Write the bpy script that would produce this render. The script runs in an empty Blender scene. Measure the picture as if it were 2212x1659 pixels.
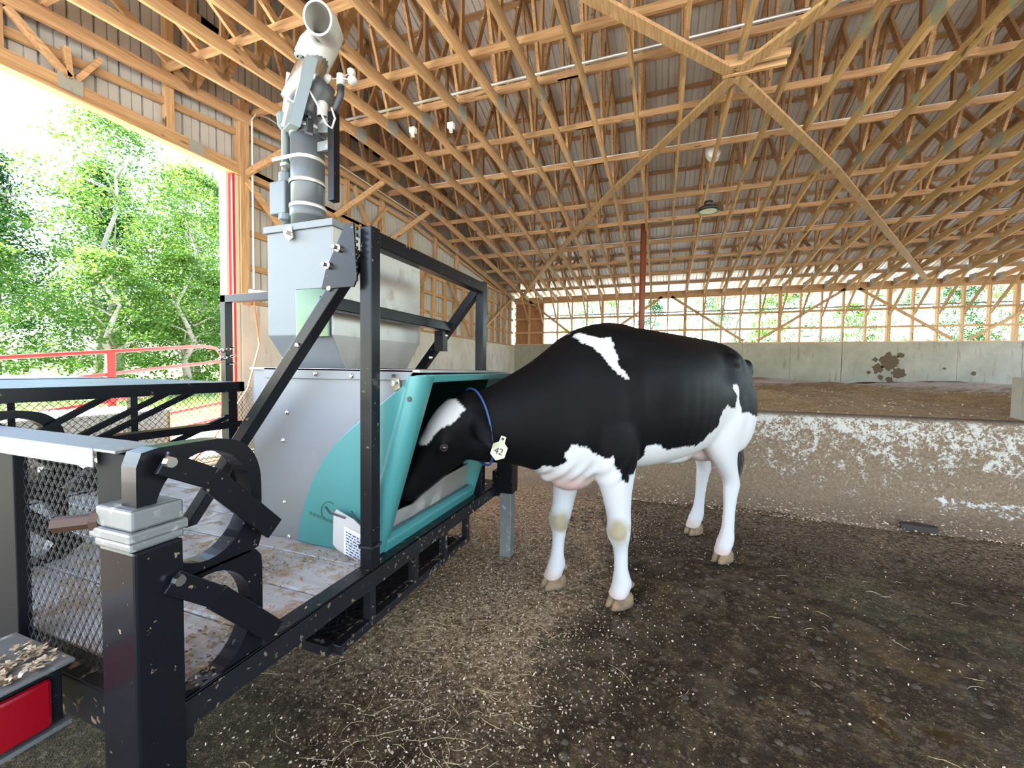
import bpy, bmesh, math, random
from mathutils import Vector, Matrix
RND = random.Random(11)
SC = bpy.context.scene
COL = SC.collection

# ------------------------------------------------------------------ camera, sky, sun, exposure
PITCH, ROLL, YAW, FPX, EYE = math.radians(2.25), math.radians(0.75), math.radians(19.9), 890.0, 1.30
cam_d = bpy.data.cameras.new('camera'); cam = bpy.data.objects.new('camera', cam_d); COL.objects.link(cam)
cam_d.sensor_width = 36.0; cam_d.lens = FPX / 2212.0 * 36.0; cam_d.clip_start = 0.02; cam_d.clip_end = 500
_Ry = Matrix(((math.cos(YAW), 0, math.sin(YAW)), (0, 1, 0), (-math.sin(YAW), 0, math.cos(YAW))))
_Rx = Matrix(((1, 0, 0), (0, math.cos(PITCH), -math.sin(PITCH)), (0, math.sin(PITCH), math.cos(PITCH))))
_Rz = Matrix(((math.cos(ROLL), -math.sin(ROLL), 0), (math.sin(ROLL), math.cos(ROLL), 0), (0, 0, 1)))
_M = _Rz @ _Rx @ _Ry
_w = lambda r: Vector((r[0], r[2], -r[1]))
_r, _u, _b = _w(_M[0]), -_w(_M[1]), -_w(_M[2])
cam.matrix_world = Matrix(((_r.x, _u.x, _b.x, 0), (_r.y, _u.y, _b.y, 0), (_r.z, _u.z, _b.z, EYE), (0, 0, 0, 1)))
SC.camera = cam

world = bpy.data.worlds.new('sky'); SC.world = world; world.use_nodes = True
wn = world.node_tree; wn.nodes.clear()
_sky = wn.nodes.new('ShaderNodeTexSky'); _sky.sky_type = 'NISHITA'; _sky.sun_disc = False
_sky.sun_elevation = math.radians(45); _sky.sun_rotation = math.radians(232); _sky.air_density = 1.0; _sky.dust_density = 1.0; _sky.ozone_density = 1.6
_bg = wn.nodes.new('ShaderNodeBackground'); _bg.inputs[1].default_value = 0.33
_ou = wn.nodes.new('ShaderNodeOutputWorld')
wn.links.new(_sky.outputs[0], _bg.inputs[0]); wn.links.new(_bg.outputs[0], _ou.inputs[0])
sun_d = bpy.data.lights.new('sun', 'SUN'); sun = bpy.data.objects.new('sun', sun_d); COL.objects.link(sun)
sun_d.energy = 14.0; sun_d.angle = math.radians(0.8); sun_d.color = (1.0, 0.95, 0.88)
sun.rotation_euler = Vector((0.56, 0.43, -0.71)).to_track_quat('-Z', 'Y').to_euler()
def portal(loc, rot, sx, sy):
    d = bpy.data.lights.new('daylight_portal', 'AREA'); o = bpy.data.objects.new('daylight_portal', d); COL.objects.link(o)
    d.shape = 'RECTANGLE'; d.size = sx; d.size_y = sy; d.cycles.is_portal = True; o.location = loc; o.rotation_euler = rot
portal((-6.25, 0.2, 2.1), (0, math.radians(-90), 0), 4.1, 8.4)
portal((5.0, 17.0, 3.2), (math.radians(-90), 0, 0), 21.0, 1.7)
portal((3.3, -3.5, 2.5), (math.radians(90), 0, 0), 19.0, 5.0)
portal((12.8, 5.8, 2.2), (0, math.radians(90), 0), 4.4, 21.0)
SC.view_settings.view_transform = 'Standard'; SC.view_settings.look = 'None'; SC.view_settings.gamma = 1.0
SC.view_settings.use_curve_mapping = False; SC.view_settings.exposure = 2.38
SC.cycles.max_bounces = 6; SC.cycles.diffuse_bounces = 4; SC.cycles.glossy_bounces = 3; SC.cycles.transmission_bounces = 3
SC.cycles.caustics_reflective = False; SC.cycles.caustics_refractive = False; SC.cycles.sample_clamp_indirect = 6.0

# ------------------------------------------------------------------ helpers
OFF = {}
def prop(o, **k):
    for a, b in k.items():
        if b is not None: o[a] = b
def thing(name, label, cat, loc=(0, 0, 0), group=None, kind=None):
    o = bpy.data.objects.new(name, None); COL.objects.link(o); o.location = loc
    o.empty_display_size = 0.1
    prop(o, label=label, category=cat, group=group, kind=kind); OFF[o.name] = Vector(loc); return o
class MB:
    def __init__(s): s.v = []; s.f = []; s.m = []; s.mi = 0
    def face(s, idx): s.f.append(tuple(idx)); s.m.append(s.mi)
    def poly(s, pts):
        n = len(s.v); s.v += [Vector(p) for p in pts]; s.face(range(n, n + len(pts)))
    def box(s, x0, x1, y0, y1, z0, z1):
        n = len(s.v)
        s.v += [Vector(p) for p in ((x0,y0,z0),(x1,y0,z0),(x1,y1,z0),(x0,y1,z0),(x0,y0,z1),(x1,y0,z1),(x1,y1,z1),(x0,y1,z1))]
        for q in ((0,3,2,1),(4,5,6,7),(0,1,5,4),(1,2,6,5),(2,3,7,6),(3,0,4,7)): s.face([n + i for i in q])
        return s
    def bar(s, p, q, w, h, up=(0, 0, 1), roll=0):
        p, q = Vector(p), Vector(q); d = (q - p).normalized(); up = Vector(up)
        a = d.cross(up)
        if a.length < 1e-4: a = d.cross(Vector((1, 0, 0)))
        a.normalize(); b = a.cross(d).normalized(); n = len(s.v)
        for e in (p, q):
            for i, j in ((-1,-1),(1,-1),(1,1),(-1,1)): s.v.append(e + a * (i * w / 2) + b * (j * h / 2))
        for t in ((0,1,2,3),(7,6,5,4),(0,4,5,1),(1,5,6,2),(2,6,7,3),(3,7,4,0)): s.face([n + i for i in t])
        return s
    def prism(s, pts, vec):
        n = len(s.v); k = len(pts); vec = Vector(vec)
        s.v += [Vector(p) for p in pts] + [Vector(p) + vec for p in pts]
        s.face(range(n + k - 1, n - 1, -1)); s.face(range(n + k, n + 2 * k))
        for i in range(k): j = (i + 1) % k; s.face((n + i, n + j, n + k + j, n + k + i))
        return s
    def tube(s, pts, r, n=10, cap=True):
        pts = [Vector(p) for p in pts]; k = len(pts); rr = r if isinstance(r, (list, tuple)) else [r] * k
        base = len(s.v); ref = None
        for i, p in enumerate(pts):
            d = (pts[min(i + 1, k - 1)] - pts[max(i - 1, 0)]).normalized()
            if ref is None:
                ref = d.orthogonal().normalized()
            ref = (ref - d * ref.dot(d)).normalized(); b = d.cross(ref)
            for j in range(n):
                t = 2 * math.pi * j / n; s.v.append(p + (ref * math.cos(t) + b * math.sin(t)) * rr[i])
        for i in range(k - 1):
            for j in range(n):
                a = base + i * n + j; c = base + i * n + (j + 1) % n; s.face((a, c, c + n, a + n))
        if cap:
            s.face(range(base + n - 1, base - 1, -1)); s.face(range(base + (k - 1) * n, base + k * n))
        return s
    def lathe(s, prof, org, axis=(0, 0, 1), n=20):
        q = Vector((0, 0, 1)).rotation_difference(Vector(axis).normalized()); org = Vector(org); base = len(s.v)
        for r, z in prof:
            for j in range(n):
                t = 2 * math.pi * j / n; s.v.append(org + q @ Vector((r * math.cos(t), r * math.sin(t), z)))
        for i in range(len(prof) - 1):
            for j in range(n):
                a = base + i * n + j; c = base + i * n + (j + 1) % n; s.face((a, c, c + n, a + n))
        return s
    def build(s, name, mat, parent=None, smooth=False, bevel=0, label=None, kind=None, cat=None, group=None):
        me = bpy.data.meshes.new(name); off = Vector((0, 0, 0))
        if parent is not None:
            r = parent
            while r.parent: r = r.parent
            off = OFF.get(r.name, off)
        me.from_pydata([v - off for v in s.v], [], s.f); me.update()
        for m in (mat if isinstance(mat, (list, tuple)) else [mat]): me.materials.append(m)
        if isinstance(mat, (list, tuple)): me.polygons.foreach_set('material_index', s.m)
        if smooth: me.polygons.foreach_set('use_smooth', [True] * len(me.polygons))
        o = bpy.data.objects.new(name, me); COL.objects.link(o)
        if parent is not None: o.parent = parent
        if bevel:
            b = o.modifiers.new('bevel', 'BEVEL'); b.width = bevel; b.segments = 2; b.limit_method = 'ANGLE'
        prop(o, label=label, kind=kind, category=cat, group=group); return o
def box(*a): return MB().box(*a)
def bar(*a, **k): return MB().bar(*a, **k)
def tube(*a, **k): return MB().tube(*a, **k)
def arc(c, r, a0, a1, n, u=(1, 0, 0), v=(0, 0, 1)):
    c, u, v = Vector(c), Vector(u), Vector(v)
    return [c + u * (r * math.cos(a0 + (a1 - a0) * i / n)) + v * (r * math.sin(a0 + (a1 - a0) * i / n)) for i in range(n + 1)]
def kids(o): return [c for c in bpy.data.objects if c.parent == o]
def link_copy(o, parent=None):
    c = o.copy(); COL.objects.link(c); c.parent = parent; return c

# ------------------------------------------------------------------ materials
def mat(name, col=(.5, .5, .5), rough=.6, metal=0.0, spec=None):
    m = bpy.data.materials.new(name); m.use_nodes = True; b = m.node_tree.nodes['Principled BSDF']
    b.inputs['Base Color'].default_value = (*col, 1); b.inputs['Roughness'].default_value = rough; b.inputs['Metallic'].default_value = metal
    if spec is not None: b.inputs['Specular IOR Level'].default_value = spec
    return m
class NT:
    def __init__(s, m): s.t = m.node_tree; s.b = s.t.nodes['Principled BSDF']
    def n(s, kind, **k):
        o = s.t.nodes.new(kind)
        for a, v in k.items(): setattr(o, a, v)
        return o
    def l(s, a, b): s.t.links.new(a, b)
    def coord(s, out='Object'): return s.n('ShaderNodeTexCoord').outputs[out]
    def map(s, vec, scale=(1, 1, 1), loc=(0, 0, 0)):
        o = s.n('ShaderNodeMapping'); o.inputs['Scale'].default_value = scale; o.inputs['Location'].default_value = loc; s.l(vec, o.inputs[0]); return o.outputs[0]
    def noise(s, vec, scale, detail=4, rough=.55, dist=0, out=0):
        o = s.n('ShaderNodeTexNoise'); o.inputs['Scale'].default_value = scale; o.inputs['Detail'].default_value = detail
        o.inputs['Roughness'].default_value = rough; o.inputs['Distortion'].default_value = dist
        if vec is not None: s.l(vec, o.inputs['Vector'])
        return o.outputs[out]
    def ramp(s, fac, stops, interp='LINEAR'):
        o = s.n('ShaderNodeValToRGB'); cr = o.color_ramp; cr.interpolation = interp
        while len(cr.elements) < len(stops): cr.elements.new(0.5)
        for e, (p, c) in zip(cr.elements, stops):
            e.position = p; e.color = (*(c if isinstance(c, (tuple, list)) else (c, c, c)), 1)
        s.l(fac, o.inputs[0]); return o.outputs[0]
    def mix(s, fac, a, b, mode='MIX'):
        o = s.n('ShaderNodeMix', data_type='RGBA', blend_type=mode)
        for x, i in ((fac, 0), (a, 6), (b, 7)):
            if hasattr(x, 'links'): s.l(x, o.inputs[i])
            else: o.inputs[i].default_value = x if i == 0 else (*x, 1)
        return o.outputs[2]
    def math(s, op, a, b=0.0, c=None, clamp=False):
        o = s.n('ShaderNodeMath', operation=op); o.use_clamp = clamp
        for i, x in enumerate((a, b) if c is None else (a, b, c)):
            if hasattr(x, 'links'): s.l(x, o.inputs[i])
            else: o.inputs[i].default_value = x
        return o.outputs[0]
    def sep(s, vec):
        o = s.n('ShaderNodeSeparateXYZ'); s.l(vec, o.inputs[0]); return o.outputs
    def smooth(s, x, lo, hi):
        o = s.n('ShaderNodeMapRange', interpolation_type='SMOOTHSTEP'); s.l(x, o.inputs[0])
        o.inputs[1].default_value = lo; o.inputs[2].default_value = hi; return o.outputs[0]
    def rand(s): return s.n('ShaderNodeObjectInfo').outputs['Random']
    def color(s, c): s.l(c, s.b.inputs['Base Color'])
    def rough(s, c): s.l(c, s.b.inputs['Roughness'])
    def bump(s, h, strength=.3, dist=.01):
        o = s.n('ShaderNodeBump'); o.inputs['Strength'].default_value = strength; o.inputs['Distance'].default_value = dist
        s.l(h, o.inputs['Height']); s.l(o.outputs[0], s.b.inputs['Normal'])

def wood(axis, dark=(.36, .19, .085), light=(.61, .385, .20), name='lumber'):
    m = mat(name + '_' + axis, rough=.75); t = NT(m); sc = {'x': (1.2, 22, 22), 'y': (22, 1.2, 22), 'z': (22, 22, 1.2)}[axis]
    off = t.n('ShaderNodeVectorMath', operation='ADD'); r = t.math('MULTIPLY', t.rand(), 37.0)
    t.l(t.coord(), off.inputs[0]); t.l(r, off.inputs[1])
    g = t.noise(t.map(off.outputs[0], sc), 1.6, 5, .6, .6)
    c = t.ramp(g, [(.28, dark), (.62, light)])
    kn = t.noise(t.map(off.outputs[0], tuple(q * .35 + 2.2 for q in sc)), 1.0, 2)
    c = t.mix(t.smooth(kn, .66, .74), c, tuple(q * .45 for q in dark))
    v = t.ramp(t.rand(), [(0, .78), (1, 1.12)])
    t.color(t.mix(1.0, c, v, 'MULTIPLY')); t.bump(g, .15, .004); return m
WX, WY, WZ = wood('x'), wood('y'), wood('z')
def speckled(name, base, rough, metal, dirt, lo, hi, scale=26, coat=0.0):
    m = mat(name, base, rough, metal); t = NT(m); co = t.coord()
    n = t.noise(co, scale, 3, .6); big = t.noise(co, 3.0, 3); k = t.smooth(t.math('ADD', n, t.math('MULTIPLY', t.math('SUBTRACT', big, .5), .15)), lo, hi)
    t.color(t.mix(k, base, dirt)); t.rough(t.math('ADD', rough, t.math('MULTIPLY', k, .5), clamp=True))
    mk = t.math('SUBTRACT', metal, t.math('MULTIPLY', k, metal)); t.l(mk, t.b.inputs['Metallic'])
    if rough < .31: t.b.inputs['Specular IOR Level'].default_value = .2
    if coat: t.b.inputs['Coat Weight'].default_value = coat; t.b.inputs['Coat Roughness'].default_value = .1
    return m
BLACK = speckled('black_painted_steel', (.007, .007, .009), .26, 0, (.20, .14, .09), .69, .73, 42)
BLACKD = speckled('black_steel_caked_with_dirt', (.012, .012, .014), .3, 0, (.17, .12, .08), .60, .66, 34)
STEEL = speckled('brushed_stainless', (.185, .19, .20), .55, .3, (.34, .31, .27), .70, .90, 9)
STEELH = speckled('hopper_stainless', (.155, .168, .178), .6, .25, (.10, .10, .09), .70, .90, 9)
STEELD = speckled('dull_stainless', (.50, .47, .44), .42, .75, (.27, .23, .19), .52, .80, 7)
GALV = speckled('galvanized_plate', (.18, .185, .182), .5, .5, (.36, .35, .33), .55, .75, 30)
PLATE = speckled('truss_plate_metal', (.42, .44, .40), .5, .4, (.34, .35, .32), .55, .75, 30)
SILVER = mat('silver_conduit', (.55, .56, .57), .35, .7)
BLACKM = mat('matt_black_steel', (.010, .010, .011), .6, 0, .08)
CHROME = mat('bright_bolt', (.75, .73, .70), .22, 1)
GREYPVC = mat('grey_pvc', (.075, .083, .09), .38)
GREYBOX = mat('grey_box_paint', (.105, .125, .13), .4)
WHITEPVC = mat('white_pvc', (.42, .41, .385), .34)
BLACKP = mat('black_plastic', (.018, .018, .02), .4)
GREEN = speckled('green_moulded_plastic', (.050, .205, .20), .36, 0, (.12, .17, .12), .72, .92, 6)
RED = mat('red_gate_paint', (.50, .035, .03), .38)
REDD = mat('red_brown_paint', (.20, .055, .03), .5)
LENS = mat('red_lamp_lens', (.26, .004, .010), .12)
BLUE = mat('blue_strap', (.012, .04, .14), .6)
GLASSP = mat('solar_cell_glass', (.16, .20, .26), .35)
WHITE = mat('white_plastic', (.72, .71, .68), .45)
ORANGE = mat('orange_cord_rubber', (.72, .20, .08), .5)
PAPER = mat('paper', (.70, .70, .74), .7)
INK = mat('ink', (.03, .03, .06), .7)
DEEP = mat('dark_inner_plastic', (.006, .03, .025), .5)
def concrete(name, a, b, sc=1.5, stain=None):
    m = mat(name, rough=.85); t = NT(m); co = t.coord(); n = t.noise(co, sc, 6, .65); c = t.ramp(n, [(.3, a), (.7, b)])
    f = t.noise(t.map(co, (1, 1, .18)), 9, 4)
    if stain: c = t.mix(t.math('MULTIPLY', t.smooth(f, .56, .72), .55), c, stain)
    t.color(c); t.bump(t.noise(co, 40, 4), .2, .006); return m
CONC = concrete('poured_concrete', (.26, .24, .19), (.38, .355, .29), 1.2, (.16, .12, .08))
CONCL = concrete('pale_concrete', (.50, .45, .38), (.66, .61, .54), 1.4, (.25, .17, .11))
def sheet():
    m = mat('painted_sheet_metal', rough=.45, metal=.15); t = NT(m); n = t.noise(t.coord(), 2.5, 5); r = t.rand()
    c = t.ramp(n, [(.3, (.70, .685, .65)), (.7, (.80, .785, .75))]); t.color(c); return m
SHEET = sheet()
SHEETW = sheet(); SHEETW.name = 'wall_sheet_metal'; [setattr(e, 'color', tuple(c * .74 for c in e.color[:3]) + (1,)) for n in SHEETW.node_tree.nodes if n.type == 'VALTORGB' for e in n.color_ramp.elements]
PLY = wood('z', (.28, .12, .05), (.42, .20, .085), 'plywood')

# ------------------------------------------------------------------ barn shell
XL, YB, RIDGE, ZEAVE, SLOPE, XR = -5.95, 16.70, 5.9, 4.55, 0.28, 12.6
YBACK, YSLOPE = -3.3, -5.05
def roof(y): return ZEAVE + SLOPE * ((YB + .15 - y) if y > RIDGE else (y - YSLOPE))
CH = [(YBACK, 4.40), (-1.0, 4.50), (1.5, 4.62), (5.6, 4.98), (9.1, 5.0), (16.85, 4.05)]
def chord(y):
    for (a, za), (b, zb) in zip(CH, CH[1:]):
        if a <= y <= b: return za + (zb - za) * (y - a) / (b - a)
    return CH[-1][1]
def struct(name): 
    o = bpy.data.objects.new(name, None); COL.objects.link(o); o['kind'] = 'structure'; OFF[o.name] = Vector((0, 0, 0)); return o

# floor: packed manure, wet to the right, pale shavings along the trailer
def floor_mat():
    m = mat('barn_floor', rough=.8, spec=.15); t = NT(m); co = t.coord(); x, y, z = t.sep(co)
    n1 = t.noise(co, 1.1, 5, .6, .8); n2 = t.noise(co, 7, 6, .7, .4); n3 = t.noise(co, 42, 4, .75); n4 = t.noise(co, 150, 3, .7)
    xx = t.math('ADD', x, t.math('MULTIPLY', t.math('SUBTRACT', n1, .5), 1.1))
    xx = t.math('ADD', xx, t.math('MULTIPLY', t.math('SUBTRACT', n2, .5), .55))
    shav = t.math('MULTIPLY', t.smooth(xx, -.22, -.62), t.smooth(xx, -3.2, -1.6))
    shav = t.math('MULTIPLY', shav, t.smooth(t.math('ADD', y, t.math('MULTIPLY', n2, .5)), 1.25, 2.05))
    dark = t.ramp(n2, [(.3, (.016, .0105, .0045)), (.5, (.037, .0245, .011)), (.72, (.10, .068, .031))])
    dark = t.mix(t.math('MULTIPLY', t.smooth(n3, .50, .72), .7), dark, (.14, .095, .050))
    dark = t.mix(t.math('MULTIPLY', t.smooth(n1, .54, .66), .35), dark, (.085, .080, .035))
    far = t.smooth(t.math('ADD', y, t.math('MULTIPLY', t.math('SUBTRACT', n1, .5), 1.0)), 2.9, 4.2)
    dark = t.mix(t.math('MULTIPLY', far, t.smooth(n3, .36, .62)), dark, (.22, .155, .092))
    tan = t.ramp(n3, [(.30, (.10, .062, .032)), (.5, (.28, .182, .10)), (.68, (.52, .39, .245))])
    tan = t.mix(t.math('MULTIPLY', t.smooth(n2, .56, .68), .7), tan, (.075, .05, .032))
    c = t.mix(shav, dark, tan)
    pale = t.math('MULTIPLY', t.smooth(n4, .63, .70), t.smooth(n2, .4, .6)); c = t.mix(t.math('MULTIPLY', pale, .55), c, (.48, .39, .28))
    c = t.mix(1.0, c, t.ramp(n4, [(.32, .52), (.5, .95), (.66, 1.5)]), 'MULTIPLY'); c = t.mix(1.0, c, t.ramp(n3, [(.35, .72), (.62, 1.18)]), 'MULTIPLY')
    t.color(c)
    wet = t.math('MULTIPLY', t.smooth(t.noise(co, 3.2, 3, .5, .6), .50, .62), t.smooth(xx, -.75, -.35))
    wet = t.math('MULTIPLY', wet, t.smooth(y, 3.3, 2.6))
    t.rough(t.math('SUBTRACT', .86, t.math('MULTIPLY', wet, .70))); t.l(t.math('ADD', .15, t.math('MULTIPLY', wet, .5)), t.b.inputs['Specular IOR Level'])
    h = t.math('ADD', t.math('MULTIPLY', n2, .7), t.math('MULTIPLY', n3, .5)); h = t.math('ADD', h, t.math('MULTIPLY', n4, .25))
    t.bump(h, .8, .03); bn = [n for n in m.node_tree.nodes if n.type == 'BUMP'][0]; t.l(t.math('SUBTRACT', .8, t.math('MULTIPLY', wet, .62)), bn.inputs['Strength']); return m
FLOORM = floor_mat()
def bumpy(x, y):
    return .012 * math.sin(3.1 * x + 1.3 * math.sin(2.3 * y)) * math.sin(2.7 * y + 1.7) + .006 * math.sin(11 * x + 4 * y) * math.sin(9 * y - 3 * x)
def grid(x0, x1, y0, y1, nx, ny, zf):
    b = MB(); 
    for j in range(ny + 1):
        for i in range(nx + 1):
            x = x0 + (x1 - x0) * i / nx; y = y0 + (y1 - y0) * j / ny; b.v.append(Vector((x, y, zf(x, y))))
    for j in range(ny):
        for i in range(nx): a = j * (nx + 1) + i; b.face((a, a + 1, a + nx + 2, a + nx + 1))
    return b
fl = grid(-5.9, XR, -3.4, 4.78, 170, 100, lambda x, y: bumpy(x, y) - .012).build('floor', FLOORM, smooth=True, kind='structure')

# curb of the bedded pack, its bedding, and the block at its right end
def curb_mat():
    m = mat('whitewashed_curb', rough=.9, spec=.2); t = NT(m); co = t.coord(); x, y, z = t.sep(co)
    n = t.noise(co, 10, 6, .75, .5); n2 = t.noise(co, 44, 5, .8); big = t.noise(co, 1.4, 3)
    base = t.ramp(n2, [(.3, (.10, .068, .042)), (.7, (.23, .168, .112))])
    zz = t.math('ADD', z, t.math('MULTIPLY', t.math('SUBTRACT', big, .5), .7))
    k = t.math('ADD', t.math('MULTIPLY', t.math('SUBTRACT', n, .5), 1.0), t.math('MULTIPLY', t.math('SUBTRACT', n2, .5), .9))
    k = t.smooth(t.math('ADD', k, t.math('MULTIPLY', t.math('SUBTRACT', zz, .60), .34)), .0, .12); k = t.math('MULTIPLY', k, t.smooth(z, .885, .845))
    c = t.mix(t.math('MULTIPLY', k, .9), base, (.44, .43, .38)); lime = t.math('MULTIPLY', t.smooth(t.math('ABSOLUTE', t.math('SUBTRACT', x, 2.62)), .55, .25), t.math('MULTIPLY', t.smooth(z, .06, .11), t.smooth(z, .30, .18))); lime = t.smooth(t.math('ADD', t.math('MULTIPLY', lime, .8), t.math('ADD', t.math('MULTIPLY', t.math('SUBTRACT', n, .5), 2.2), t.math('MULTIPLY', t.math('SUBTRACT', n2, .5), 1.2))), .82, 1.0); c = t.mix(lime, c, (.46, .45, .42)); t.color(c); t.bump(n2, .5, .012); return m
CURBM = curb_mat()
cw_ = struct('wall_curb')
b = MB(); xs = [-3.6 + i * .16 for i in range(102)]
prof = lambda x: [(4.30 + .05 * math.sin(2 * x), -.02), (4.52 + .03 * math.sin(3.1 * x), .055 + .02 * math.sin(5 * x)), (4.70, .20 + .04 * math.sin(2.2 * x) + .02 * math.sin(7 * x)), (4.735, .42), (4.75, .84), (4.79, .875), (5.06, .88), (5.08, .70)]
for x in xs:
    for (y, z) in prof(x): b.v.append(Vector((x, y, z)))
for i in range(len(xs) - 1):
    for j in range(7): a = i * 8 + j; b.face((a, a + 8, a + 9, a + 1))
b.build('curb_face', CURBM, cw_, smooth=True)
def bed_mat(name, a, bcol, c_):
    m = mat(name, rough=.95, spec=.15); t = NT(m); co = t.coord(); n = t.noise(co, 6, 6, .7); n2 = t.noise(co, 45, 4, .75); y = t.sep(co)[1]
    c = t.ramp(n, [(.3, a), (.65, bcol)]); c = t.mix(t.math('MULTIPLY', t.smooth(n2, .52, .66), .75), c, c_)
    pale = t.smooth(t.math('ADD', y, t.math('MULTIPLY', t.math('SUBTRACT', n, .5), 9.0)), 10.0, 13.0); c = t.mix(t.math('MULTIPLY', pale, .85), c, (.60, .48, .40)); 
    edge = t.smooth(y, 15.2, 16.2); c = t.mix(edge, c, (.11, .06, .035))
    t.color(c); t.bump(n2, .8, .03); return m
BED = bed_mat('bedding', (.18, .098, .042), (.38, .25, .118), (.56, .42, .24))
def bedz(x, y):
    f = min(1, max(0, (y - 5.0) / 3))
    return .83 + .13 * f + f * (.085 * math.sin(1.3 * x + .8 * math.sin(.9 * y)) * math.sin(1.1 * y) + .05 * math.sin(3.7 * x + 2.1 * y)) + .02 * math.sin(5.1 * x - 3 * y) * math.sin(4.3 * y)
grid(-5.95, XR, 5.04, 16.72, 150, 70, bedz).build('floor_bedding', BED, smooth=True, kind='structure')
blk = MB(); blk.box(3.40, 4.4, 5.2, 5.75, .80, 1.27)
blk.build('concrete_block', CONC, bevel=.006, label='grey concrete block standing on the bedding at the right end of the curb', cat='block')

# ceiling: sheets, purlins, bracing boards
ceil = struct('ceiling')
def sheet_strip(w, nrib, axis_pts):
    """trapezoid-ribbed sheet: profile (offset across, height) swept between two lines"""
    pr = []
    for i in range(nrib):
        a = i * w / nrib; s = w / nrib
        pr += [(a, 0), (a + s * .40, 0), (a + s * .415, .014), (a + s * .45, .014), (a + s * .465, 0), (a + s * .86, 0), (a + s * .88, .034), (a + s * .96, .034), (a + s * .98, 0)]
    pr.append((w, 0)); return pr
prof9 = sheet_strip(.90, 4, None)
def roof_sheet(x0, ya, yb):
    b = MB()
    for (dx, h) in prof9: b.v.append(Vector((x0 + dx, ya, roof(ya) + h + .045))); b.v.append(Vector((x0 + dx, yb, roof(yb) + h + .045)))
    for i in range(len(prof9) - 1): b.face((2 * i, 2 * i + 1, 2 * i + 3, 2 * i + 2))
    return b
proto = roof_sheet(0, RIDGE + .001, YB + 1.5).build('roof_sheet', SHEET, ceil); back = roof_sheet(0, YBACK - .4, RIDGE - .001).build('roof_sheet', SHEET, ceil)
n_sh = int((XR + 6.3) / .90) + 1
for i in range(n_sh):
    for p_ in (proto, back):
        o = p_ if i == 0 else link_copy(p_, ceil); o.location.x = -6.3 + .90 * i
sl = math.sqrt(1 + SLOPE ** 2)
yy = YB + .1
while yy > RIDGE + .3:
    z = roof(yy); bar((-6.2, yy, z + .018), (XR, yy, z + .018), .088, .040, up=(0, SLOPE, 1)).build('purlin', WX, ceil); yy -= .72
for yy in (-2.8, -1.5, 0, 1.5, 3, 4.5, 5.5): bar((-6.2, yy, roof(yy) + .018), (XR, yy, roof(yy) + .018), .088, .04).build('purlin', WX, ceil)
for yy in (1.35, 2.4, 3.5, 4.71, 5.47, 6.76, 7.99, 9.83, 10.9, 12.2, 13.5, 14.7, 15.8, -1.5):
    z = chord(yy) + .19; x = -6.0
    while x < XR:
        x2 = min(XR, x + 4.9); j = RND.uniform(-.03, .03)
        bar((x, yy + j, z + .02), (x2, yy + j, z + .02), .040, .092).build('lateral_brace', WX, ceil); x = x2 - (.3 if x2 < XR else 0)
# two long boards crossing under the trusses, meeting at the middle
def under(x, y): return Vector((x, y, chord(y) - .022))
for pts in ([(-5.55, 16.2), (-3.3, 12.4), (-1.2, 9.1), (.75, 5.9)], [(.80, 5.78), (1.9, 4.35), (3.6, 2.2)], [(.72, 5.80), (-.54, 4.27), (-2.1, 2.3)], [(.80, 5.90), (2.85, 9.1), (7.35, 15.9)]):
    for a, c in zip(pts, pts[1:]): bar(under(*a), under(*c), .135, .04).build('diagonal_brace', WY, ceil)
bar((.62, 5.66, chord(5.7) + .02), (1.30, 5.66, chord(5.7) + .02), .04, .14).build('blocking', WX, ceil); bar((.62, 5.82, chord(5.8) + .02), (1.30, 5.82, chord(5.8) + .02), .04, .14).build('blocking', WX, ceil)

# ------------------------------------------------------------------ far wall
wb = struct('wall_back')
x = XL - .2
while x < XR:
    w = 1.475; g = .012 if int(round((x - XL) / w)) % 4 == 3 else .004
    MB().box(x, x + w - g, YB, YB + .2, .0, 2.28).build('concrete_panel', CONC, wb, bevel=.006); x += w
SPL = mat('dry_manure', (.10, .065, .035), .9); q_ = random.Random(4)
for (sx, sz, r, n) in ((6.95, 1.66, .30, 26), (6.62, 1.44, .17, 18), (7.16, 1.30, .22, 20), (6.95, 1.08, .11, 14), (6.55, 1.72, .08, 11), (6.40, 1.30, .06, 9), (7.2, 1.86, .10, 12), (6.70, 1.15, .09, 10), (9.0, 1.32, .07, 9), (8.3, 1.45, .05, 8)):
    pp = [(sx + r * q_.uniform(.55, 1.15) * math.cos(6.2832 * k / n), YB - .003, sz + r * q_.uniform(.55, 1.15) * math.sin(6.2832 * k / n)) for k in range(n)]
    MB().prism(pp, (0, -.006, 0)).build('manure_splat', SPL, wb)
bar((XL, YB + .08, 4.135), (XR, YB + .08, 4.135), .16, .25).build('header', WX, wb); bar((XL, YB - .02, 4.06), (XR, YB - .02, 4.06), .04, .14).build('header', WX, wb)
bar((XL, YB + .08, 2.30), (XR, YB + .08, 2.30), .15, .04).build('sill', WX, wb)
LATX = [-5.32 + .61 * k for k in range(30)]
for k, x in enumerate(LATX):
    if x < XR: bar((x, YB + .10, 2.30), (x, YB + .10, 4.02), .045 if k % 5 else .10, .14, up=(0, 1, 0)).build('stud', WZ, wb)
for z in (2.79, 3.36): bar((XL, YB + .02, z), (XR, YB + .02, z), .04, .07).build('girt', WX, wb)
tube([(XL, YB + .24, 3.50), (XR, YB + .24, 3.50)], .022, 8).build('curtain_pipe', GALV, wb)
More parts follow.
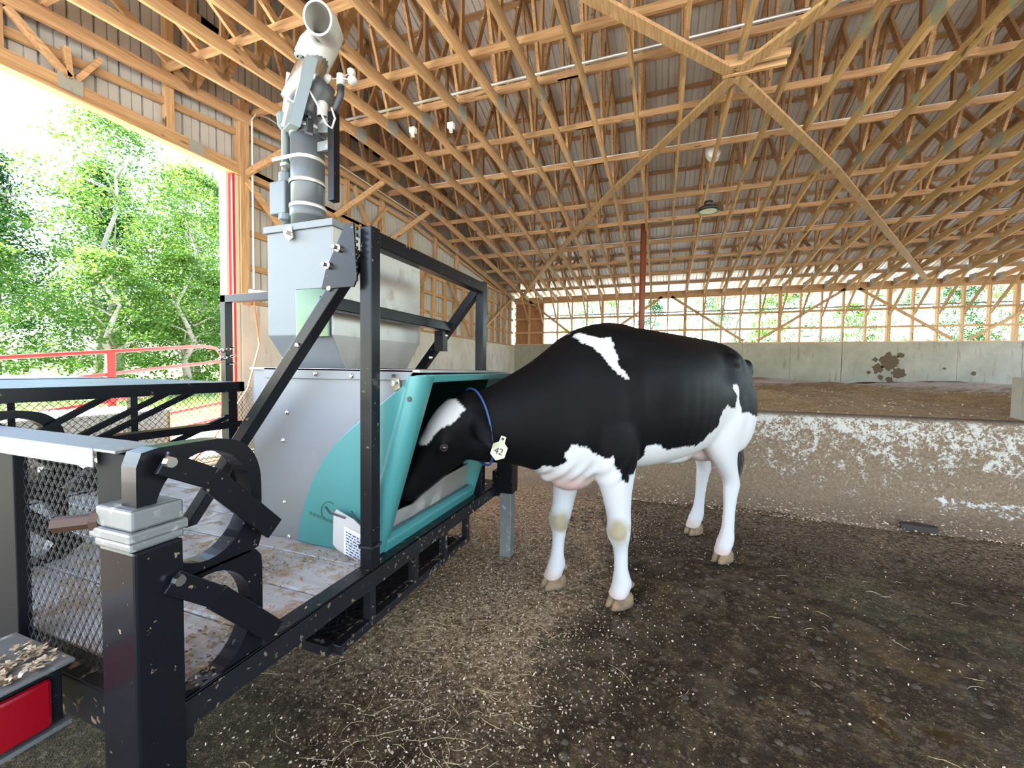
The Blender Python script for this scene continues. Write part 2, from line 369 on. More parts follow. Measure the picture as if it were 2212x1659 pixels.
for a, c in (((3.15, 2.36), (5.65, 4.05)), ((6.02, 4.05), (8.45, 2.36)), ((8.84, 2.36), (11.3, 4.05)), ((-5.3, 4.1), (-3.1, 2.4)), ((-2.5, 2.40), (-.05, 4.05)), ((.28, 4.05), (2.72, 2.36))):
    bar((a[0], YB - .02, a[1]), (c[0], YB - .02, c[1]), .09, .04, up=(0, 1, 0)).build('wall_brace', WX, wb)
for x0, x1 in ((XL, -5.34), (-5.30, -4.74)): MB().box(x0, x1, YB + .12, YB + .15, 2.3, 4.03).build('plywood_panel', PLY, wb)

# ------------------------------------------------------------------ left gable wall with the big doorway
wl = struct('wall_left')
y = 4.47; i = 0
while y < YB:
    w = 1.22; MB().box(XL - .25, XL, y, min(y + w, YB) - .006, 0, 2.22).build('concrete_panel', CONCL, wl, bevel=.006); y += w
def wall_sheet(y0, z0):
    b = MB()
    for (dy, h) in prof9: b.v.append(Vector((XL - .14 - h, y0 + dy, z0))); b.v.append(Vector((XL - .14 - h, y0 + dy, roof(y0 + dy) + .04)))
    for i in range(len(prof9) - 1): b.face((2 * i, 2 * i + 2, 2 * i + 3, 2 * i + 1))
    return b
y = 4.47 - .9 * 8
while y < YB - .2:
    z0 = 4.12 if y + .9 < 4.6 else 2.24
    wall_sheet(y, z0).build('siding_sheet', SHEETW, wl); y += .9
bar((XL - .06, -2.7, 4.20), (XL - .06, 12.6, 4.20), .09, .17, up=(0, 0, 1)).build('header', WY, wl)
bar((XL - .04, -2.7, 4.105), (XL - .04, 4.45, 4.105), .14, .02).build('header_trim', WY, wl)
bar((XL - .06, 4.5, 2.25), (XL - .06, YB, 2.25), .13, .05).build('sill', WY, wl)
bar((XL - .06, 4.55, 4.24), (XL - .06, YB, 4.24), .09, .06).build('plate', WY, wl)
# studs below the header and verticals above it
MB().box(XL - .12, XL + .02, 4.46, 4.60, 2.2, 5.2).build('door_post', WZ, wl)
y = 5.25
while y < YB - .1:
    bar((XL - .06, y, 2.27), (XL - .06, y, 4.24), .11, .05, up=(0, 1, 0)).build('stud', WZ, wl); y += .61
for y in (-2, -.3, 1.2, 2.1, 3.57, 5.65, 6.75, 7.85, 9.0, 10.2, 11.5): bar((XL - .07, y, 4.28), (XL - .07, y, roof(y) - .05), .09, .09, up=(0, 1, 0)).build('stud', WZ, wl)
for z in (2.80, 3.33, 3.80): bar((XL - .10, 4.6, z), (XL - .10, YB, z), .05, .09).build('girt', WY, wl)
for ya, za, yb2, zb in ((-2.7, 4.42, 1.8, 4.44), (1.8, 4.44, 6.3, 4.95), (6.3, 4.95, 9, 4.9), (9, 4.9, 15, 4.32)): bar((XL - .09, ya, za), (XL - .09, yb2, zb), .04, .09).build('girt', WY, wl)
for y in (0, 4, 8, 12):
    if roof(y) > 6: bar((XL - .1, max(y - 4, YBACK), 6.0), (XL - .1, min(y + 4, 11.3), 6.0), .04, .09).build('girt', WY, wl)
for a, c in (((2.16, 4.68), (2.60, 4.30)), ((2.58, 4.60), (2.60, 4.30)), ((2.86, 4.66), (2.66, 4.32)), ((6.9, 4.95), (7.35, 4.28)), ((7.95, 4.90), (7.42, 4.28))):
    bar((XL - .02, a[0], a[1]), (XL - .02, c[0], c[1]), .05, .085, up=(1, 0, 0)).build('web', WY, wl)
for a, z in ((2.60, 4.24), (3.86, 4.20), (7.38, 4.24)): MB().box(XL - .012, XL - .006, a - .09, a + .11, z - .08, z + .09).build('gusset_plate', PLATE, wl)
# kicker braces from header up to the first free truss
for (ya, za), (yb2, zb) in (((4.55, 4.15), (5.2, 4.95)), ((6.35, 4.15), (7.0, 4.98)), ((8.0, 4.15), (8.7, 4.98))):
    bar((XL + .01, ya, za), (XL + .62, yb2 + .0, zb), .10, .05, up=(0, 1, .3)).build('kicker_brace', WY, wl)
bar((XL + .03, 4.55, 4.05), (XL + .03, 5.9, 2.9), .09, .04, up=(1, 0, 0)).build('wall_brace', WY, wl)
for a, c in (((8.8, 3.0), (9.9, 3.95)), ((10.6, 4.1), (12.3, 2.3)), ((12.7, 2.3), (16.2, 4.15))): bar((XL + .02, a[0], a[1]), (XL + .02, c[0], c[1]), .09, .04, up=(1, 0, 0)).build('wall_brace', WY, wl)
# door trim
tr = struct('trim_1'); MB().box(XL - .24, XL - .10, 4.32, 4.36, 0, 4.09).build('trim_board', mat('white_door_trim', (.70, .68, .63), .6), tr)
MB().box(XL - .10, XL - .02, 4.36, 4.40, 0, 4.09).build('trim_strip', RED, tr); MB().box(XL - .10, XL - .01, 4.40, 4.45, 0, 4.09).build('trim_board', mat('cream_trim', (.62, .55, .42), .6), tr)
wr = struct('wall_right')
for i in range(7): MB().box(XR, XR + .05, YBACK + i * 2.9, YBACK + i * 2.9 + 2.88, 4.1, min(roof(YBACK + i * 2.9), roof(YBACK + i * 2.9 + 2.88))).build('siding_panel', SHEET, wr)

# ------------------------------------------------------------------ roof trusses
ORD = ['first', 'second', 'third', 'fourth', 'fifth', 'sixth', 'seventh', 'eighth', 'ninth', 'tenth', 'eleventh', 'twelfth', 'thirteenth', 'fourteenth', 'fifteenth', 'sixteenth', 'seventeenth', 'eighteenth', 'nineteenth', 'twentieth', 'twenty-first', 'twenty-second', 'twenty-third', 'twenty-fourth', 'twenty-fifth', 'twenty-sixth', 'twenty-seventh', 'twenty-eighth', 'twenty-ninth', 'thirtieth']
def make_truss():
    root = thing('roof_truss', 'x', 'roof truss', (0, YB + .1, 4.05), 'roof trusses spanning the barn'); T = .040; H = .15
    for (a, za), (c, zc) in zip(CH, CH[1:]): bar((0, a, za + H / 2), (0, c, zc + H / 2), T, H).build('bottom_chord', WY, root)
    tc = lambda y: roof(y) - .09
    bar((0, YB + 1.4, tc(YB + 1.4)), (0, RIDGE, tc(RIDGE)), T, .14).build('top_chord', WY, root); bar((0, YBACK - .3, tc(YBACK - .3)), (0, RIDGE, tc(RIDGE)), T, .14).build('top_chord', WY, root)
    pan = [15.4, 13.4, 11.3, 9.1, 7.35, 5.6, 3.8, 1.5, -1.0]
    for i, y in enumerate(pan):
        bar((0, y, chord(y) + H * .6), (0, y, tc(y)), .09, T, up=(1, 0, 0)).build('web', WZ, root)
        if i < len(pan) - 1:
            y2 = pan[i + 1]; ym = (y + y2) / 2
            if y2 >= 3.0:
                bar((0, y, chord(y) + H * .6), (0, ym, tc(ym)), .09, T, up=(1, 0, 0)).build('web', WY, root)
                bar((0, y2, chord(y2) + H * .6), (0, ym + .05, tc(ym)), .09, T, up=(1, 0, 0)).build('web', WY, root)
            else: bar((0, y, chord(y) + H * .6), (0, y2, tc(y2)), .09, T, up=(1, 0, 0)).build('web', WY, root)
    for y, w, h in ((9.1, .26, .21), (5.6, .26, .21), (13.4, .2, .17), (11.3, .16, .14), (7.35, .16, .13), (1.5, .2, .16), (16.4, .30, .2), (15.4, .18, .15)):
        z = chord(y) + H * .62; b = MB()
        for sx in (-1, 1): b.box(sx * (T / 2 + .001), sx * (T / 2 + .003), y - w / 2, y + w / 2, z - h / 2, z + h / 2)
        b.build('truss_plate', PLATE, root)
    bar((0, 15.5, chord(15.5) + .06), (0, YB + .02, 3.17), .085, T, up=(1, 0, 0)).build('knee_brace', WZ, root)
    return root
tr0 = make_truss(); tkids = kids(tr0)
def put_truss(x, label, first=False):
    r = tr0 if first else link_copy(tr0)
    r.location.x = x; r['label'] = label
    if not first:
        for c in tkids:
            if x < -5.8 and c.name.startswith('knee_brace'): continue
            link_copy(c, r)
put_truss(-5.32, 'first free-standing wooden roof truss beside the left gable wall', True)
put_truss(XL + .03, 'wooden roof truss lying flat against the left gable wall above the doorway')
for k in range(1, 29):
    put_truss(LATX[k], 'wooden roof truss, %s counting from the left gable wall' % ORD[k + 1])

# ------------------------------------------------------------------ services hung in the roof
def conduit(y, dz, r, label, xs=(-5.9, XR), m=SILVER):
    tube([(xs[0], y, chord(y) + .19 + dz), (xs[1], y, chord(y) + .19 + dz)], r, 8).build('conduit_pipe', m, label=label, cat='conduit')
conduit(5.47, .10, .022, 'silver conduit lying on the bracing board above the crossed boards')
conduit(7.99, .085, .016, 'pale conduit lying on the bracing board level with the white plastic bag', m=WHITE)
conduit(12.2, .09, .016, 'thin conduit on a bracing board far back, beyond the round lamp')
pts = [(XL + .06, 4.62, 2.45), (XL + .06, 4.62, 4.98), (XL + .08, 4.68, 5.09), (XL + .12, 4.85, 5.12), (XL + .12, 9.4, 5.05)]
tube(pts, .014, 8).build('conduit_pipe', WHITE, label='white conduit climbing the left wall from the outlet box beside the doorway', cat='conduit')
t = thing('outlet_box', 'white weatherproof outlet box with clear cover on the wall beside the doorway', 'outlet box', (XL + .05, 4.64, 2.26))
MB().box(XL + .01, XL + .09, 4.56, 4.68, 2.26, 2.44).build('box_body', WHITE, t, bevel=.01)
MB().box(XL + .09, XL + .17, 4.63, 4.79, 2.28, 2.44).build('cover', mat('clear_cover', (.8, .8, .8), .1), t, bevel=.02)
tube([(XL + .06, 4.62, 2.26), (XL + .25, 4.55, 1.6), (XL + .45, 4.2, .95), (XL + .7, 3.5, .3), (XL + .9, 3.0, .03)], .012, 6).build('extension_cord', ORANGE, label='orange cord hanging down from the white outlet box', cat='cord')
for (x, y, z, l) in ((-3.66, 5.52, 4.86, 'white junction box under the truss next to the anemometer, nearer the stack'), (-3.05, 5.60, 4.86, 'white junction box under the truss next to the anemometer, further right')):
    t = thing('junction_box', l, 'junction box', (x, y, z)); MB().box(x - .05, x + .05, y - .04, y + .04, z, z + .08).build('box_body', WHITE, t, bevel=.008); MB().lathe([(0, -.05), (.03, -.05), (.02, 0)], (x, y, z)).build('bulb_socket', WHITE, t)
t = thing('barn_lamp', 'round black high-bay lamp hanging on a chain from the trusses', 'lamp', (.74, 8.5, 4.24))
MB().lathe([(.0, .10), (.05, .10), (.06, .085), (.175, .06), (.20, .03), (.20, .0), (.145, .0)], (.74, 8.5, 4.24), n=28).build('lamp_housing', BLACKP, t, smooth=True)
MB().lathe([(.148, .004), (.0, .004)], (.74, 8.5, 4.235), n=28).build('lens', mat('lamp_lens', (.80, .80, .75), .4), t)
MB().lathe([(0, .18), (.075, .175), (.08, .12), (.05, .09)], (.74, 8.5, 4.24), n=20).build('driver_box', BLACKP, t, smooth=True)
b = MB()
for i in range(14):
    z = 4.42 + i * .045; a = i % 2 * math.pi / 2; c = (.74 + .012 * math.sin(i * .9), 8.5, z)
    b.tube([Vector(c) + Vector((math.cos(a) * .012 * math.cos(q), math.sin(a) * .012 * math.cos(q), .028 * math.sin(q))) for q in [2 * math.pi * j / 8 for j in range(9)]], .004, 5, cap=False)
b.build('chain', GALV, t)
b = MB(); b.lathe([(0, -.11), (.10, -.09), (.15, -.02), (.13, .06), (.06, .11), (0, .09)], (.80, 8.5, 5.28), n=18)
for v in b.v: v += Vector((.03 * math.sin(31 * v.x + 11 * v.z), .03 * math.sin(23 * v.z), .03 * math.sin(27 * v.x + 8)))
b.build('plastic_bag', mat('white_plastic_film', (.78, .80, .84), .35), label='crumpled white plastic bag caught in the roof above the round lamp', cat='bag')
tube([(-.51, 11.04, .9), (-.51, 11.04, 4.98)], .075, 14).build('steel_column', REDD, smooth=True, label='red-brown steel column rising behind the cow to the roof trusses', cat='column')

# ------------------------------------------------------------------ trailer
def deck_wood():
    m = mat('weathered_deck_plank', rough=.5); t = NT(m); co = t.coord(); g = t.noise(t.map(co, (1.5, 20, 20)), 1.5, 5)
    c = t.ramp(g, [(.3, (.42, .42, .44)), (.7, (.62, .62, .64))]); n = t.noise(co, 8, 6, .7, .5); n2 = t.noise(co, 60, 4, .7)
    k = t.math('MULTIPLY', t.smooth(n, .50, .60), .85); feed = t.ramp(n2, [(.3, (.28, .20, .125)), (.7, (.55, .43, .30))])
    t.color(t.mix(k, c, feed)); t.rough(t.math('ADD', .38, t.math('MULTIPLY', k, .5))); t.bump(t.math('ADD', t.math('MULTIPLY', k, n2), t.math('MULTIPLY', g, .15)), .6, .012); return m
DECKW = deck_wood()
trl = thing('utility_trailer', 'black steel utility trailer with plank deck carrying the feeding station', 'trailer', (-2.2, 1.6, 0))
y = .665
while y < 2.62:
    MB().box(-3.34, -1.118, y, min(y + .215, 2.645), .452, .488).build('deck_plank', DECKW, trl, bevel=.004); y += .224
b = MB(); b.box(-1.118, -1.05, .63, 2.72, .488, .496); b.box(-1.056, -1.05, .60, 2.72, .42, .496); b.build('side_rail', BLACKD, trl, bevel=.002)
b = MB(); b.box(-3.40, -3.34, .53, 2.72, .42, .496); b.build('side_rail', BLACKD, trl)
MB().box(-3.40, -1.058, .585, .66, .385, .490).build('rear_rail', BLACKD, trl, bevel=.004); MB().box(-3.40, -1.05, 2.648, 2.72, .40, .492).build('front_rail', BLACKD, trl)
for x in (-1.6, -2.2, -2.8): MB().box(x - .03, x + .03, .60, 2.70, .38, .45).build('cross_member', BLACKD, trl)
# wheels under the deck
for x in (-1.75, -3.55):
    w = MB().lathe([(.10, -.09), (.27, -.09), (.305, -.06), (.31, 0), (.305, .06), (.27, .09), (.10, .09)], (x - .02, 1.72, .31), (1, 0, 0), 28).build('wheel', mat('tyre_rubber', (.02, .02, .02), .8) if x > -2 else bpy.data.materials['tyre_rubber'], trl, smooth=True)
    MB().lathe([(0, .05), (.08, .055), (.16, .03), (.17, .0)], (x - .02, 1.72, .31), (1, 0, 0), 20).build('hub', GALV, w)
# stabilizer leg at the near corner
lg = MB().box(-1.165, -1.040, .535, .632, .05, .895).build('stabilizer_sleeve', BLACK, trl, bevel=.006)
b = MB(); b.box(-1.172, -1.044, .530, .637, .895, .915); b.box(-1.182, -1.036, .525, .642, .915, .94); b.box(-1.170, -1.042, .532, .635, .94, .985)
b.build('stabilizer_cap', GALV, lg, bevel=.006, label='galvanized square cap')
b = MB(); b.lathe([(0, .085), (.017, .085), (.017, .0)], (-1.170, .545, .948), (-.8, -.6, -.05), 6); b.lathe([(.026, .016), (.026, 0)], (-1.168, .547, .948), (-.8, -.6, 0), 8)
b.build('lock_bolt', mat('rusty_steel', (.06, .030, .018), .6, .3), lg)
MB().box(-1.185, -1.02, .515, .652, .0, .05).build('foot_plate', BLACKD, lg)
lg = MB().box(-1.04, -.925, 2.59, 2.70, .445, .73).build('stabilizer_sleeve', BLACK, trl, bevel=.005)
MB().box(-1.02, -.94, 2.605, 2.685, .0, .45).build('inner_leg', GALV, lg, bevel=.004, label='bare galvanized leg'); MB().box(-1.06, -1.03, 2.56, 2.72, .43, .60).build('bracket', BLACK, lg)
# rear gate with expanded mesh
def lattice(P0, U, V, nu, nv, w, t):
    """diamond expanded mesh over the parallelogram P0 + uU + vV"""
    P0, U, V = Vector(P0), Vector(U), Vector(V); b = MB(); N = U.cross(V).normalized() * t
    for i in range(-nv, nu):
        for s in (0, 1):
            pts = []
            for j in range(nv + 1):
                u = i + j if s == 0 else i + nv - j
                pts.append((u / nu, j / nv))
            seg = [p for p in pts if 0 <= p[0] <= 1]
            for a, c in zip(seg, seg[1:]):
                A = P0 + U * a[0] + V * a[1]; B = P0 + U * c[0] + V * c[1]; d = (B - A).normalized().cross(N.normalized()) * w / 2
                n = len(b.v); b.v += [A - d, A + d, B + d, B - d, A - d + N, A + d + N, B + d + N, B - d + N]
                for q in ((0,1,2,3),(7,6,5,4),(0,4,5,1),(2,6,7,3)): b.face([n + k for k in q])
    return b
MESHM = mat('dark_expanded_metal', (.035, .032, .034), .6, 0, .12)
gate = MB(); gate.box(-2.75, -1.20, .585, .685, 1.085, 1.092); gate.box(-2.75, -1.285, .583, .588, 1.045, 1.092)
gate.build('gate_top_rail', GALV, trl, bevel=.002, label='bare galvanized top rail')
MB().box(-1.305, -1.19, .60, .612, .88, 1.082).build('gate_upright', BLACKM, trl, bevel=.002)
MB().box(-1.30, -1.20, .612, .66, .49, 1.08).build('gate_upright', BLACKM, trl, bevel=.002)
MB().box(-1.815, -1.70, .60, .63, .40, 1.083).build('gate_upright', BLACKM, trl, bevel=.003); MB().box(-2.72, -2.62, .60, .63, .40, 1.083).build('gate_upright', BLACKM, trl)
lattice((-1.70, .622, .40), (.40, 0, 0), (0, 0, .645), 14, 15, .0032, .003).build('expanded_mesh', MESHM, trl)
lattice((-2.62, .622, .40), (.80, 0, 0), (0, 0, .645), 28, 15, .0032, .003).build('expanded_mesh', MESHM, trl)
tube([(-1.70, .60, 1.055), (-1.60, .598, 1.055)], .012, 8).build('latch_pin', BLACKP, trl)
# lamp box with red lens
lb = MB().box(-1.60, -1.345, .20, .545, .43, .572).build('lamp_box', BLACKD, trl, bevel=.006); MB().box(-1.60, -1.325, .18, .56, .572, .58).build('lamp_box_top', GALV, lb, bevel=.002)
b = MB(); b.box(-1.346, -1.328, .22, .52, .442, .556); b.build('lamp_lens', LENS, lb, bevel=.008, label='red lens')
MB().box(-1.36, -1.325, .20, .55, .425, .436).build('lamp_flange', GALV, lb)
# gas cylinder rack: plate with two round holes and hinged straps
def rack(dx, dy):
    b = MB(); X0, X1 = -1.112, -1.060
    for cz, p, ztop in ((.945, 2.6, .165), (.632, 9, .155)):
        N = 44; ring = []
        for i in range(N):
            t = 2 * math.pi * i / N; c, s = math.cos(t), math.sin(t)
            pp = p if (c > 0 and s > 0) else 12
            ro = (abs(c / .148) ** pp + abs(s / ztop) ** pp) ** (-1 / pp); ri = 1 / math.sqrt((c / .116) ** 2 + (s / .138) ** 2)
            ring.append((.70 + c * ro, cz + s * ro, .70 + c * ri, cz + s * ri))
        for x in (X0, X1):
            for q in ring: b.v.append(Vector((x + dx, q[0] + dy, q[1]))); b.v.append(Vector((x + dx, q[2] + dy, q[3])))
        n = len(b.v) - 4 * N
        for i in range(N):
            j = (i + 1) % N; o0, i0, o1, i1 = n + 2 * i, n + 2 * i + 1, n + 2 * j, n + 2 * j + 1; k = 2 * N
            b.face((o0, i0, i1, o1)); b.face((o0 + k, o1 + k, i1 + k, i0 + k)); b.face((o0, o1, o1 + k, o0 + k)); b.face((i0, i0 + k, i1 + k, i1))
    r = b.build('cylinder_rack', BLACK, trl)
    for pts in (((.587, 1.08), (.690, 1.020), (.862, .832)), ((.60, .805), (.701, .717), (.862, .530))):
        m = MB()
        for (a, c), w in zip(zip(pts, pts[1:]), (.052, .058)): m.bar((-1.035 + dx, a[0] + dy, a[1]), (-1.030 + dx, c[0] + dy, c[1]), .012, w, up=(0, 0, 1))
        m.build('strap', BLACK, r, bevel=.002)
        MB().lathe([(0, .012), (.012, .012), (.014, 0)], (-1.028 + dx, pts[0][0] + dy + .01, pts[0][1]), (1, 0, 0), 8).build('bolt', CHROME, r)
    return r
rack(0, 0); rack(-1.25, .12)
# protective cage around the feeder
S = .055
def post(x, y, z0, z1): return MB().box(x - S, x, y - S / 2, y + S / 2, z0, z1).build('cage_post', BLACK, trl, bevel=.004)
pn = post(-1.05, 1.335, .49, 1.835); pf = post(-1.05, 2.39, .49, 1.835)
MB().box(-1.05 - S, -1.05, 1.36, 2.365, 1.765, 1.825).build('cage_beam', BLACK, trl, bevel=.004)
bar((-1.10, 1.31, 1.735), (-2.12, 1.31, .535), .05, .055, up=(0, 1, 0)).build('cage_brace', BLACK, trl, bevel=.004)
bar((-1.09, 2.38, 1.80), (-2.12, 2.38, .535), .05, .055, up=(0, 1, 0)).build('cage_brace', BLACK, trl, bevel=.004)
MB().box(-1.33, -1.275, 1.33, 2.37, 1.53, 1.585).build('cage_beam', BLACK, trl, bevel=.004)
MB().box(-1.36, -1.30, 2.30, 2.36, 1.40, 1.53).build('cage_post', BLACK, trl)
b = MB().prism([(-1.145, 1.282, 1.838), (-1.105, 1.282, 1.838), (-1.09, 1.282, 1.63), (-1.105, 1.282, 1.60), (-1.262, 1.282, 1.598), (-1.24, 1.282, 1.67)], (0, -.008, 0)); gp = b.build('gusset_plate', BLACK, trl, bevel=.001, label='black gusset plate with two bright bolts')
for x, z in ((-1.171, 1.747), (-1.222, 1.686)): MB().lathe([(0, .034), (.007, .034), (.008, .012), (.014, .012), (.014, 0)], (x, 1.274, z), (0, -1, 0), 10).build('bolt', CHROME, gp)
b = MB()
for i in range(9): b.lathe([(0, .006), (.006, .004), (.007, 0)], (-1.095 + .001 * (i % 3), 1.280, 1.625 + .024 * i), (0, -1, 0), 6)
b.build('weld_bead', BLACK, gp)
for x, z in ((-1.245, 1.60), (-1.41, 1.38), (-1.78, .95)): MB().lathe([(0, .016), (.010, .012), (.012, 0)], (x + .02, 1.285, z), (0, -1, 0), 8).build('bolt', CHROME, trl)
for x, z in ((-1.36, 1.50), (-1.47, 1.36)): MB().lathe([(0, .02), (.010, .015), (.012, 0)], (x + .05, 2.35, z), (1, -.4, 0), 8).build('bolt', CHROME, trl)
# catch tray hanging under the front edge
for y in (1.32, 1.63, 1.91, 2.175): MB().box(-1.085, -1.052, y - .017, y + .017, .285, .43).build('tray_post', BLACKD, trl)
MB().box(-1.09, -1.05, 1.14, 2.20, .265, .30).build('tray_rail', BLACKD, trl, bevel=.003); MB().box(-1.62, -1.09, 1.12, 1.155, .265, .30).build('tray_rail', BLACKD, trl); MB().box(-1.66, -1.62, 1.14, 2.2, .265, .30).build('tray_rail', BLACKD, trl)
lattice((-1.62, 1.155, .285), (.53, 0, 0), (0, 1.03, 0), 14, 22, .005, .003).build('tray_mesh', MESHM, trl); MB().box(-1.60, -1.12, 1.18, 2.16, .275, .283).build('tray_pan', BLACKD, trl)
# left end: frame, mesh
MB().box(-3.39, -3.33, 2.36, 2.42, .49, 1.86).build('frame_post', BLACK, trl, bevel=.004); MB().box(-3.39, -1.86, 2.36, 2.42, 1.80, 1.86).build('frame_beam', BLACK, trl, bevel=.004)
lattice((-3.37, .68, .52), (0, 1.68, 0), (0, 0, .60), 42, 14, .0024, .0015).build('expanded_mesh', MESHM, trl)
lattice((-3.36, 2.40, .52), (1.45, 0, 0), (0, 0, .60), 36, 14, .0024, .0015).build('expanded_mesh', MESHM, trl)
for y in (.9, 1.75): MB().box(-3.40, -3.36, y - .02, y + .02, .49, 1.12).build('frame_post', BLACK, trl)
# diamond-plate box along the far side
tb = thing('tool_box', 'long bright diamond-plate box standing in the doorway beyond the trailer', 'tool box', (-5.6, 2.0, 0))
DPL = mat('diamond_plate', (.55, .53, .50), .42, .6)
MB().box(-6.0, -5.17, .85, 3.0, .36, .765).build('box_body', DPL, tb, bevel=.006)
MB().box(-6.03, -5.13, .82, 3.03, .765, .79).build('box_lid', DPL, tb, bevel=.004)
b = MB()
for i in range(44):
    for j in range(8):
        y, z = .92 + i * .047, .40 + j * .048; s = 1 if (i + j) % 2 else -1
        b.bar((-5.166, y - .015, z - s * .012), (-5.166, y + .015, z + s * .012), .008, .010, up=(1, 0, 0))
b.build('tread_bumps', DPL, tb, kind='stuff')
for x in (-5.95, -5.22):
    for y in (.95, 1.95, 2.92): MB().box(x - .03, x + .03, y - .03, y + .03, -.02, .36).build('leg', GALV, tb)
# solar panels
for i, (x0, x1, l) in enumerate(((-3.42, -2.25, 'flat black-framed solar panel above the trailer deck, the one nearer the feeder'), (-4.62, -3.45, 'flat black-framed solar panel beyond the first, above the diamond-plate box'))):
    t = thing('solar_panel', l, 'solar panel', ((x0 + x1) / 2, .8, 1.15), 'solar panels on the trailer'); y0, y1 = -.15, 1.70
    b = MB(); b.box(x0, x1, y0, y0 + .03, 1.145, 1.20); b.box(x0, x1, y1 - .03, y1, 1.145, 1.20); b.box(x0, x0 + .03, y0, y1, 1.145, 1.20); b.box(x1 - .03, x1, y0, y1, 1.145, 1.20); b.build('panel_frame', BLACK, t, bevel=.002)
    MB().box(x0 + .03, x1 - .03, y0 + .03, y1 - .03, 1.185, 1.197).build('panel_glass', GLASSP, t)
    b = MB()
    for k in range(1, 7): b.box(x0 + .03 + k * (x1 - x0 - .06) / 7 - .001, x0 + .03 + k * (x1 - x0 - .06) / 7 + .001, y0 + .03, y1 - .03, 1.197, 1.1975)
    b.build('cell_lines', GALV, t)
MB().box(-2.34, -2.27, .62, 1.70, .94, .975).build('strut_bar', BLACK, trl)
for a, c in (((1.10, 1.15), (.80, .975)), ((1.33, 1.15), (.98, .975)), ((1.45, 1.15), (1.06, .965)), ((1.68, 1.02), (1.35, .90))): bar((-2.30, a[0], a[1]), (-2.30, c[0], c[1]), .022, .022).build('panel_strut', BLACK, trl)
for y in (.66, 1.66): MB().box(-2.34, -2.29, y - .025, y + .025, .49, 1.145).build('panel_post', BLACK, trl)
for x in (-4.55,): 
    for y in (0, 1.6): MB().box(x - .02, x + .02, y - .02, y + .02, 0, 1.145).build('panel_post', BLACK, trl)

# ------------------------------------------------------------------ feeding station
fd = thing('feeding_station', 'stainless cattle feeding station with green hood, hopper and exhaust stack', 'feeder', (-1.4, 1.9, .49))
Y0, Y1 = 1.43, 2.385; xf = lambda z: -1.118 + (z - .48) * .310
b = MB(); b.prism([(-1.83, Y0, .49), (-1.20, Y0, .49), (-.955, Y0, 1.275), (-1.83, Y0, 1.275)], (0, .006, 0)); b.prism([(-1.83, Y1 - .006, .49), (-1.20, Y1 - .006, .49), (-.955, Y1 - .006, 1.275), (-1.83, Y1 - .006, 1.275)], (0, .006, 0)); b.box(-1.836, -1.83, Y0, Y1, .49, 1.275)
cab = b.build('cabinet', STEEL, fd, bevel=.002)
b = MB(); b.prism([(-1.845, Y0 - .012, 1.275), (-.905, Y0 - .012, 1.275), (-.905, Y1 + .012, 1.268), (-1.845, Y1 + .012, 1.275)], (0, 0, .012)); b.build('cabinet_lid', STEELD, fd, bevel=.003)
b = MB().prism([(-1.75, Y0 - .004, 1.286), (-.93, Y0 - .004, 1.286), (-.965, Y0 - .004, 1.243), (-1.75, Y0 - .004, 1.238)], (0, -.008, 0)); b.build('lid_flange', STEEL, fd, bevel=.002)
for x, z in ((-1.60, 1.262), (-1.437, 1.262), (-1.241, 1.256), (-1.62, 1.08), (-1.645, .95), (-1.64, .66), (-1.615, .50), (-1.79, 1.1), (-1.79, .62)): MB().lathe([(0, .008), (.007, .007), (.011, .003), (.011, 0)], (x, Y0 - (.012 if z > 1.2 else .0), z), (0, -1, 0), 8).build('bolt', CHROME, fd)
def latch(x, z, y):
    l = MB().prism([(x - .03, y, z - .005), (x - .012, y, z + .022), (x + .02, y, z + .018), (x + .026, y, z - .018), (x, y, z - .034)], (0, -.006, 0)).build('latch', mat('brass_latch', (.52, .47, .34), .35, .9) if 'brass_latch' not in bpy.data.materials else bpy.data.materials['brass_latch'], fd)
    MB().lathe([(0, .03), (.011, .03), (.011, 0)], (x + .01, y - .005, z), (0, -1, 0), 8).build('latch_knob', CHROME, l); MB().box(x - .016, x + .016, y - .004, y, z + .015, z + .035).build('latch_plate', CHROME, l)
latch(-1.019, 1.232, Y0 - .012)
# green hood
arcp = [(-1.545, .492), (-1.538, .56), (-1.505, .68), (-1.46, .785), (-1.40, .88), (-1.33, .96), (-1.25, 1.028), (-1.15, 1.10), (-1.03, 1.19), (-.925, 1.266)]
cheek = arcp + [(xf(1.268), 1.268), (xf(.49), .49)]
hd = MB().prism([(x, Y0, z) for x, z in cheek], (0, -.016, 0)).build('hood', GREEN, fd, bevel=.006)
MB().prism([(x, Y1, z) for x, z in cheek], (0, .016, 0)).build('hood_cheek', GREEN, hd, bevel=.006)
def lip(yo, yi, sg):
    """rounded lip: from the cheek round to the front opening"""
    b = MB(); rows = []
    for z in (.50, .62, .75, .88, 1.0, 1.12, 1.262):
        X = xf(z); rows.append([(X - .085, yo - sg * .016 * 0, z), (X - .055, yo - sg * .024, z), (X - .012, yo - sg * .018, z), (X + .006, yo + sg * .006, z), (X + .006, yi - sg * .012, z), (X - .012, yi, z), (X - .10, yi + sg * .02, z)])
    k = len(rows[0])
    for r in rows: b.v += [Vector(p) for p in r]
    for i in range(len(rows) - 1):
        for j in range(k - 1): a = i * k + j; b.face((a, a + 1, a + k + 1, a + k))
    return b.build('hood_lip', GREEN, hd, smooth=True)
lip(Y0 - .016, Y0 + .058, 1); lip(Y1 + .016, Y1 - .065, -1)
b = MB(); zb = [(xf(.49) - .05, .49), (xf(.49) + .012, .49), (xf(.55) + .012, .545), (xf(.57) - .015, .568), (xf(.57) - .06, .56)]
b.prism([(x, Y0 + .03, z) for x, z in zb], (0, Y1 - Y0 - .06, 0)); b.build('hood_sill', GREEN, hd, bevel=.008)
